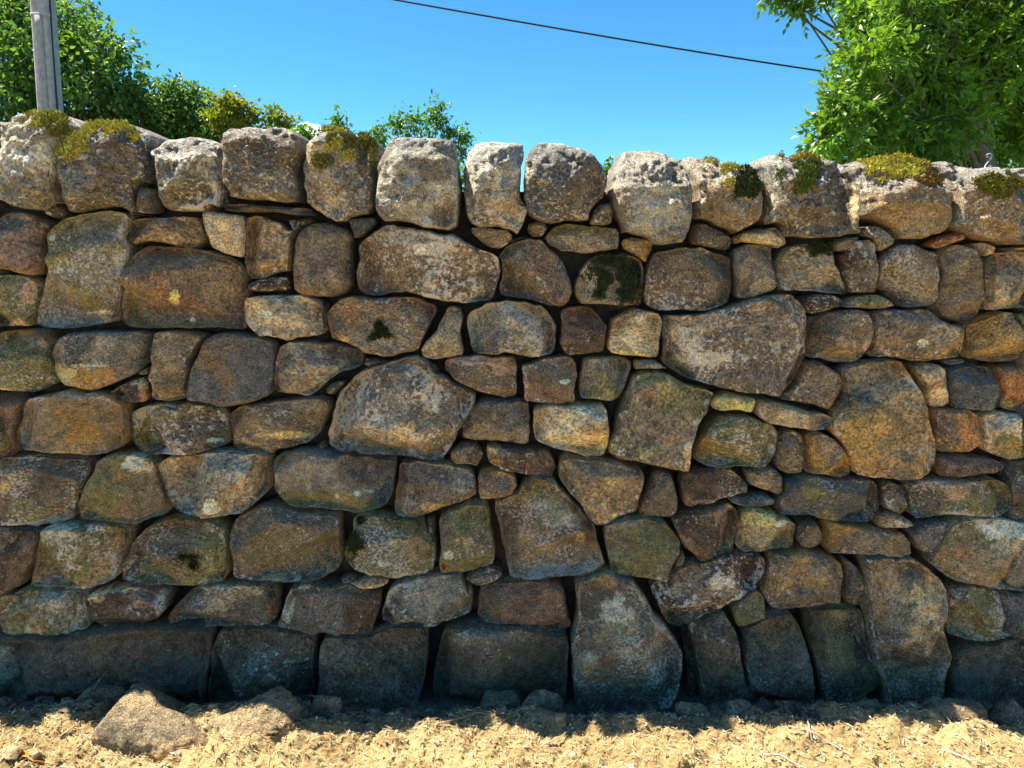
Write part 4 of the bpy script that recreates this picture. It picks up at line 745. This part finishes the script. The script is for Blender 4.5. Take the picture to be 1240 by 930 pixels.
obj('straw_litter', slivers('straw_litter', 17000, .006, .034, .0010, 1, [(.62, .50, .26), (.70, .60, .38), (.48, .36, .17), (.35, .25, .12)]), kind='stuff',
    label='pale dry straw and chaff littering the sunlit earth', category='straw')
obj('wood_chips', slivers('wood_chips', 3500, .006, .016, .003, 2, [(.58, .46, .27), (.42, .31, .16), (.28, .20, .11), (.66, .58, .42)], lift=.004), kind='stuff',
    label='small chips and crumbs of earth scattered over the sunlit ground', category='debris')

def wd_keep(tile, pts, y): return y > -.262
# loose rocks at the foot of the wall: broken angular lumps, half buried
import bmesh
for i, (tile, pts, cols, y, lab, kw) in enumerate(ROCKS):
    kw = dict(kw); r = np.random.default_rng(700 + i); P = tp(tile, pts); W = at_wall(P, y, 0.0)
    W = at_wall(P, y * .86, 0.0); y = y * .86 if wd_keep(tile, pts, y) else y
    if y < -.3: W = at_wall(P, y, 0.0)
    x0, x1, z0, z1 = W[:, 0].min(), W[:, 0].max(), W[:, 2].min(), W[:, 2].max()
    wd, ht = x1 - x0, z1 - z0; dp = kw.get('deep', max(.6 * wd, ht * .9)); small = wd < .06
    dp = kw.get('deep', dp); cen = np.array([(x0 + x1) / 2, y + dp * .25, 0]); gz_ = gheight(cen[:1], cen[1:2])[0]
    if small: ht = min(ht, wd * .5); cen[2] = gz_ + ht * .2
    else:
        cen[2] = z1 - ht * .5
    v = r.normal(0, 1, (15 if not small else 12, 3)); v /= np.linalg.norm(v, axis=1)[:, None]; v = np.sign(v) * np.abs(v) ** .75
    v *= np.array([wd, dp, ht]) / 2 * 1.12
    bm = bmesh.new()
    for q in v: bm.verts.new(q)
    bmesh.ops.convex_hull(bm, input=bm.verts)
    for vv in [q for q in bm.verts if not q.link_faces]: bm.verts.remove(vv)
    bmesh.ops.bevel(bm, geom=list(bm.edges), offset=min(wd, ht) * .035, segments=1, affect='EDGES')
    bmesh.ops.triangulate(bm, faces=bm.faces)
    tgt = .012 if not small else .005
    for _ in range(6):
        ed = [e for e in bm.edges if e.calc_length() > tgt]
        if not ed or len(bm.faces) > 14000: break
        bmesh.ops.subdivide_edges(bm, edges=ed, cuts=1, use_grid_fill=False); bmesh.ops.triangulate(bm, faces=bm.faces)
    V = np.array([q.co[:] for q in bm.verts]); bm.verts.index_update(); T = np.array([[q.index for q in f.verts] for f in bm.faces]); bm.free()
    S = V + i * 3.3; nrm = V / (np.linalg.norm(V, axis=1)[:, None] + 1e-9); k_ = min(1, wd / .15)
    V = V + nrm * ((fbm(S, 18, 3, 80) * .007 + fbm(S, 70, 3, 81, .7) * .0035 - np.abs(fbm(S, 30, 2, 82)) * .006) * k_)[:, None]
    ca, cb = PAL[cols[0]], PAL[cols[1]]; m = sstep(-.1, .2, fbm(S, 14, 3, 83))[:, None]; C = (ca * (1 - m) + cb * m) * (1 + .25 * fbm(S, 40, 3, 84)[:, None])
    dust = (sstep(.2, .9, nrm[:, 2] + .4 * fbm(S, 25, 3, 85)) * .6)[:, None]; C = C * (1 - dust) + dust * np.array([.34, .26, .15])
    bs = np.array([cen[0], cen[1], cen[2] + V[:, 2].min()]); V = V - [0, 0, V[:, 2].min()]
    me = make_mesh('rock', V, tris=T, mat=STONE, cols=np.clip(C, .01, .8), attrs={'fleck': np.full(len(V), .1)})
    obj(kw.get('name', 'loose_rock'), me, loc=bs, label=lab, category=kw.get('cat', 'rock'), group='loose rocks at the foot of the wall')

# small broken rubble and clods heaped in the shaded hollow along the wall foot
def rubble(n, seed):
    r = np.random.default_rng(seed); Vs, Ts, Cs = [], [], []; o = 0
    for k in range(n):
        x = r.uniform(-1.7, 1.7); y = r.uniform(-.20, -.03); sz = r.uniform(.006, .026) * (1 if y < -.1 else 1.2)
        v = r.normal(0, 1, (11, 3)); v /= np.linalg.norm(v, axis=1)[:, None]; v *= sz * np.array([r.uniform(.8, 1.6), r.uniform(.7, 1.2), r.uniform(.45, .9)])
        bm = bmesh.new(); [bm.verts.new(q) for q in v]; bmesh.ops.convex_hull(bm, input=bm.verts)
        for q in [q for q in bm.verts if not q.link_faces]: bm.verts.remove(q)
        bm.verts.index_update(); V = np.array([q.co[:] for q in bm.verts]); T = np.array([[q.index for q in f.verts] for f in bm.faces]); bm.free()
        V = V + [x, y, gheight(np.array([x]), np.array([y]))[0] + sz * .2]
        Vs.append(V); Ts.append(T + o); o += len(V); c_ = np.array([(.24, .18, .11), (.18, .15, .12), (.33, .25, .14), (.14, .11, .085)][r.integers(0, 4)]) * r.uniform(.8, 1.2)
        Cs.append(np.tile(c_, (len(V), 1)))
    return make_mesh('rubble', np.vstack(Vs), tris=np.vstack(Ts), mat=STONE, cols=np.vstack(Cs), smooth=False, attrs={'fleck': np.zeros(o)})
obj('rubble', rubble(700, 12), kind='stuff', label='small broken stones and clods strewn along the foot of the wall', category='rubble')

def tube(pts, rad, n=6, closed=False):
    pts = np.asarray(pts, float); m = len(pts); rad = np.broadcast_to(rad, (m,))
    T = np.gradient(pts, axis=0); T /= np.linalg.norm(T, axis=1)[:, None] + 1e-12
    ref = np.array([0, 0, 1.0]) if abs(T[:, 2]).mean() < .8 else np.array([1.0, 0, 0])
    A = np.cross(T, ref); A /= np.linalg.norm(A, axis=1)[:, None]; B = np.cross(T, A)
    th = np.arange(n) / n * 2 * math.pi
    V = pts[:, None] + rad[:, None, None] * (A[:, None] * np.cos(th)[None, :, None] + B[:, None] * np.sin(th)[None, :, None])
    V = V.reshape(-1, 3); i = np.arange(n); j = (i + 1) % n
    Q = np.vstack([np.c_[a * n + i, a * n + j, (a + 1) * n + j, (a + 1) * n + i] for a in range(m - 1)])
    V = np.vstack([V, pts[:1], pts[-1:]]); k = len(V)
    T3 = np.vstack([np.c_[j, i, np.full(n, k - 2)], np.c_[(m - 1) * n + i, (m - 1) * n + j, np.full(n, k - 1)]])
    return V, Q, T3
def join(parts):
    Vs, Qs, Ts, Cs = [], [], [], []; o = 0
    for V, Q, T, C in parts:
        Vs.append(V); Qs.append(Q + o); Ts.append(T + o); Cs.append(C if np.ndim(C) == 2 else np.tile(C, (len(V), 1))); o += len(V)
    return np.vstack(Vs), np.vstack(Qs), np.vstack(Ts), np.vstack(Cs)
# twigs lying on the sunlit earth
def on_ground(X, Y):
    d = ray(X, Y); t = np.arange(1.2, 2.6, .004); p = CAM + d * t[:, None]
    hit = np.nonzero(p[:, 2] < gheight(p[:, 0], p[:, 1]) + .004)[0]
    return p[hit[0]]
TW = [([(955,880),(985,890),(1000,900),(1030,915)], .0022, (.42,.36,.28), 'bent pale twig lying below the tall pale streaked stone'),
      ([(925,915),(945,918),(965,930),(990,938)], .003, (.50,.44,.36), 'thick curved pale root near the bottom edge, right of centre'),
      ([(976,893),(980,882),(976,872),(981,862)], .0016, (.55,.50,.42), 'thin upright curl of pale twig before the grey rock'),
      ([(1140,908),(1160,918),(1180,925),(1200,928)], .0022, (.60,.56,.46), 'pale straw stalk beside the big grey rock at the right'),
      ([(530,877),(560,872),(580,866),(600,866)], .0022, (.30,.22,.13), 'brown twig lying along the shadow edge under the dark base stones'),
      ([(72,893),(88,884),(98,874)], .002, (.46,.38,.27), 'slanting grey brown twig beside the dark square rock at the left'),
      ([(98,900),(108,893),(117,885)], .002, (.50,.42,.30), 'short slanting twig just before the flat slab at the left'),
      ([(655,905),(668,900),(682,893),(690,884)], .0018, (.52,.42,.25), 'fine hooked root end on sunlit earth below the patched tan boulder'),
      ([(18,905),(40,925),(60,925)], .0024, (.60,.25,.05), 'orange dead leaf stalk lying in the bottom left corner')]
for pts, rad, colr, lab in TW:
    p = np.array([on_ground(*q) for q in pts]); p[:, 2] += rad; p[1:-1, 2] += .006
    t = np.linspace(0, len(p) - 1, 14); pp = np.stack([np.interp(t, range(len(p)), p[:, a]) for a in range(3)], 1)
    pp[:, :2] += rng.normal(0, .0012, (14, 2)); b = pp[0].copy()
    V, Q, T = tube(pp - b, rad * np.linspace(1.1, .5, 14))
    obj('twig', make_mesh('twig', V, quads=Q, tris=T, mat=STRAW, cols=np.tile(colr, (len(V), 1))), loc=b, label=lab, category='twig', group='twigs and stalks on the earth')
# orange dead leaf
lp = on_ground(31, 917)
LV = np.array([[-.018, 0, 0], [-.008, -.006, .004], [.004, -.007, .006], [.018, 0, .001], [.004, .007, .005], [-.008, .006, .003], [-.004, 0, .001]])
LT = [[0, 1, 6], [1, 2, 6], [2, 3, 6], [3, 4, 6], [4, 5, 6], [5, 0, 6]]
lo = obj('dead_leaf', make_mesh('dead_leaf', LV, tris=LT, mat=STRAW, cols=np.tile([.62, .22, .03], (7, 1)), smooth=False), loc=lp + [0, 0, .008], label='curled orange dead leaf in the bottom left corner', category='leaf')
lo.rotation_euler = (.5, .1, -.5)

# ------------------------------------------------------------------ pole and cable
pw = at_y(52, 0, 4.0); pb = at_y(61, 131, 4.0)
ax = (pw - pb) / (pw[2] - pb[2]); base = pb + ax * (0.1 - pb[2])
pole = obj('utility_pole', None, loc=base, label='grey weathered timber pole rising behind the left end of the wall', category='pole')
def box_prism(z0, z1, w0, w1, d0, d1, cx=0, cy=0, ax=ax, seg=24):
    zz = np.linspace(z0, z1, seg); V = []
    for z in zz:
        t = (z - z0) / (z1 - z0 + 1e-9); w_ = w0 + (w1 - w0) * t; d_ = d0 + (d1 - d0) * t; c = ax * z
        bvl = min(w_, d_) * .12
        for sx, sy in ((-1, -1), (1, -1), (1, 1), (-1, 1)):
            for (ex, ey) in (((bvl, 0), (0, bvl)) if sx * sy < 0 else ((0, bvl), (bvl, 0))):
                V.append([c[0] + cx + sx * (w_ / 2 - ex), c[1] + cy + sy * (d_ / 2 - ey), c[2]])
    V = np.array(V); i = np.arange(8); j = (i + 1) % 8
    Q = np.vstack([np.c_[a * 8 + i, a * 8 + j, (a + 1) * 8 + j, (a + 1) * 8 + i] for a in range(seg - 1)])
    V = np.vstack([V, V[:8].mean(0), V[-8:].mean(0)])
    T = np.vstack([np.c_[j, i, np.full(8, len(V) - 2)], np.c_[(seg - 1) * 8 + i, (seg - 1) * 8 + j, np.full(8, len(V) - 1)]])
    return V, Q, T
H = 7.0
V, Q, T = box_prism(0, H, .146, .112, .15, .12, seg=60)
grain = .36 * (1 + .18 * noise(np.c_[V[:, 0] * 60, V[:, 1] * 60, V[:, 2] * 2], 1, 4))[:, None] * np.array([1, .97, .93])
obj('post', make_mesh('post', V, quads=Q, tris=T, mat=WOOD, cols=grain), pole)
zs = at_y(52, 22, 4.0)[2] - base[2]
V, Q, T = box_prism(0.5, zs, .06, .055, .014, .014, cx=.002, cy=-.075, seg=40)
obj('cover_strip', make_mesh('cover_strip', V, quads=Q, tris=T, mat=WOOD, cols=np.tile([.33, .31, .29], (len(V), 1))), pole)
V, Q, T = box_prism(zs, zs + .02, .136, .136, .152, .152, seg=3)
obj('strap', make_mesh('strap', V, quads=Q, tris=T, mat=WOOD, cols=np.tile([.42, .41, .40], (len(V), 1))), pole)
zz = np.linspace(0, H, 50)
cb = ax[None] * zz[:, None] + np.c_[.077 - .018 * zz / H + .004 * np.sin(zz * 4), zz * 0 - .03, zz * 0]
V, Q, T = tube(cb, .008, 6)
obj('cable_run', make_mesh('cable_run', V, quads=Q, tris=T, mat=BLACK), pole)

kp = [(-700, -190), (-200, -120), (480, 0), (600, 23), (750, 46), (870, 67), (985, 84), (1350, 132)]
kk = np.array([at_y(a, b, 5.2) for a, b in kp]); kk[:, 1] = np.interp(kk[:, 0], [-6, 5], [5.2, 5.2])
tq = np.linspace(kk[0, 0], kk[-1, 0], 80); cf = np.polyfit(kk[:, 0], kk[:, 2], 3)
cab = np.c_[tq, np.full(80, 5.2), np.polyval(cf, tq)]
b = cab[0].copy(); V, Q, T = tube(cab - b, .0082, 6)
obj('overhead_cable', make_mesh('overhead_cable', V, quads=Q, tris=T, mat=BLACK), loc=b, label='black overhead cable slanting across the blue sky', category='cable')

# twisted end of fence wire standing behind the cope at the right
th = np.linspace(0, 1, 40); c0 = at_y(1198, 186, .55)
wp = c0 + np.c_[.011 * np.sin(th * 13) * (1 - th * .3), .006 * np.cos(th * 13), (th - 1) * .05 + .012 * np.cos(th * 9)]
b = wp[-1].copy(); V, Q, T = tube(wp - b, .0022, 6)
obj('wire_loop', make_mesh('wire_loop', V, quads=Q, tris=T, mat=GALV), loc=b, label='small loop of grey wire sticking up behind the cope at the right', category='wire')

# ------------------------------------------------------------------ trees
def leaves_mesh(name, cent, dirs, ln, wd, mat, seed, tone):
    """each leaf: a folded six-cornered blade"""
    r = np.random.default_rng(seed); n = len(cent)
    D = dirs / np.linalg.norm(dirs, axis=1)[:, None]
    nr = r.normal(0, 1, (n, 3)) * .7 + np.array([0, 0, .9]); S = np.cross(D, nr); S /= np.linalg.norm(S, axis=1)[:, None]; U = np.cross(S, D)
    l = (ln * r.uniform(.65, 1.25, n))[:, None]; w_ = (wd * r.uniform(.7, 1.2, n))[:, None]
    B = cent
    V = np.stack([B, B + D * l * .4 + S * w_ + U * w_ * .35, B + D * l * .45, B + D * l * .4 - S * w_ + U * w_ * .35, B + D * l - U * l * .12], 1).reshape(-1, 3)
    i0 = np.arange(n)[:, None] * 5
    Q = np.zeros((0, 4), int)
    T = np.vstack([i0 + [[0, 2, 1]], i0 + [[0, 3, 2]], i0 + [[1, 2, 4]], i0 + [[2, 3, 4]]])
    cc = np.repeat(np.clip(tone, 0, 1), 5)[:, None] * np.ones((1, 3))
    return make_mesh(name, V, tris=T, mat=mat, cols=cc, smooth=False)
def tree(name, label, clumps, y, mat, ln, wd, dens, seed, base_x, compound=False, droop=-.2, extra=()):
    """clumps: (px, py, r_px) located at depth y; the crown is a cloud of twigs with leaves round each"""
    r = np.random.default_rng(seed)
    CC = []
    for (a, b, rp, *yy) in clumps:
        yd = y + (yy[0] if yy else r.uniform(-.35, .35) * rp / 60)
        p = at_y(a, b, yd); CC.append((p, rp / FPX * (yd + 2)))
    bx = at_y(base_x, 300, y)[0]
    root = obj(name, None, loc=(bx, y, .1), label=label, category='tree', group='trees beyond the wall')
    rt = np.array([bx, y, .1])
    parts = []
    top = np.mean([p for p, _ in CC], 0); top[2] = max(p[2] for p, _ in CC) - .4
    mid = rt + (top - rt) * np.array([.35, .35, .55])
    tk = np.array([rt, rt * .6 + mid * .4 + [.08, 0, 0], mid, top]); tt = np.linspace(0, 3, 16)
    tk = np.stack([np.interp(tt, range(4), tk[:, a]) for a in range(3)], 1); tk[1:, :2] += r.normal(0, .02, (15, 2))
    trk = tube(tk, np.linspace(.16, .03, 16) * (1 if y < 7 else 1.6), 9)
    bark = (.16, .13, .10)
    obj('trunk', make_mesh('trunk', trk[0], quads=trk[1], tris=trk[2], mat=BARK, cols=np.tile(bark, (len(trk[0]), 1))), root, loc=None).matrix_parent_inverse = Matrix.Translation(-Vector(rt))
    cent, dirs, tone = [], [], []
    for p, rad in CC:
        s = tk[r.integers(5, 14)]; m_ = (s + p) / 2 + [0, 0, -.1 * rad]
        pts = np.array([s, m_, p]); t3 = np.linspace(0, 2, 9); pts = np.stack([np.interp(t3, range(3), pts[:, a]) for a in range(3)], 1)
        pts[1:-1] += r.normal(0, .03 * rad + .01, (7, 3))
        V, Q, T = tube(pts, np.linspace(.035, .012, 9) * min(1.3, .4 + rad), 6); parts.append((V, Q, T, np.array(bark)))
        nt_ = int(dens * rad ** 2.0) + 12
        v = r.normal(0, 1, (nt_, 3)); v /= np.linalg.norm(v, axis=1)[:, None]
        rr = rad * r.random(nt_) ** .45 * (1 + .3 * noise(v * 2 + p, 1.3, seed))
        q = p + v * rr[:, None] * np.array([1, 1, .85])
        for kq in range(0, nt_, 6):
            V, Q, T = tube(np.array([p + (q[kq] - p) * .2, (p + q[kq]) / 2 + r.normal(0, .02, 3), q[kq]]), [.008, .005, .002], 4); parts.append((V, Q, T, np.array(bark)))
        tn = r.uniform(-.25, .25)
        for a in range(nt_):
            o = v[a] * .8 + r.normal(0, .45, 3) + [0, 0, droop]; o /= np.linalg.norm(o)
            if compound:
                m = 9; side = np.cross(o, r.normal(0, 1, 3)); side /= np.linalg.norm(side)
                for b_ in range(m):
                    t = .25 + .75 * (b_ // 2) / (m // 2); sg = 1 if b_ % 2 else -1
                    cent.append(q[a] + o * (t - .5) * ln * 3.2); dirs.append(o * (1.0 if b_ == m - 1 else .75) + (0 if b_ == m - 1 else sg) * side * .8 + [0, 0, -.15]); tone.append(.5 + tn + r.normal(0, .15))
            else:
                m = 8
                for b_ in range(m):
                    cent.append(q[a] + r.normal(0, ln * .7, 3)); dirs.append(o + r.normal(0, .7, 3)); tone.append(.5 + tn + r.normal(0, .18))
    cent = np.array(cent); dirs = np.array(dirs); tone = np.array(tone)
    V, Q, T, C = join(parts)
    mi = Matrix.Translation(-Vector(rt))
    obj('branches', make_mesh('branches', V, quads=Q, tris=T, mat=BARK, cols=C), root).matrix_parent_inverse = mi
    obj('crown', leaves_mesh('crown', cent, dirs, ln, wd, mat, seed, tone), root).matrix_parent_inverse = mi
    return root
ASH = leaf_material('ash_leaves', (.028, .080, .010), (.22, .37, .035), .38, .35)
OAK = leaf_material('dark_leaves', (.035, .09, .024), (.17, .29, .06), .42, .45)
LITE = leaf_material('light_leaves', (.05, .12, .015), (.11, .23, .025), .45, .4)
GOLD = leaf_material('golden_leaves', (.07, .14, .015), (.25, .24, .02), .45, .4)
tree('ash_tree', 'bright green ash tree with long leaflets overhanging the wall at the right', TREE_R, 4.2, ASH, .072, .0170, 1250, 3, 1235, compound=True, droop=-.05)
tree('broadleaf_tree', 'tall dense dark green tree behind the pole at the left', TREE_L, 9.0, OAK, .10, .030, 270, 4, 60)
tree('broadleaf_tree', 'lower dark green tree sloping down right of the tall one', TREE_L2, 9.6, OAK, .09, .027, 380, 5, 215)
tree('bush', 'small golden leaved treetop above the third and fourth cope stones', TREE_G, 9.0, GOLD, .08, .026, 900, 6, 290)
tree('young_tree', 'small light green treetop behind the sixth and seventh cope stones', TREE_M, 7.5, LITE, .07, .018, 480, 7, 515)
tree('hedge_shrub', 'low green shrub glimpsed between the cope stones left of centre', TREE_S, 6.0, LITE, .07, .02, 900, 8, 370)
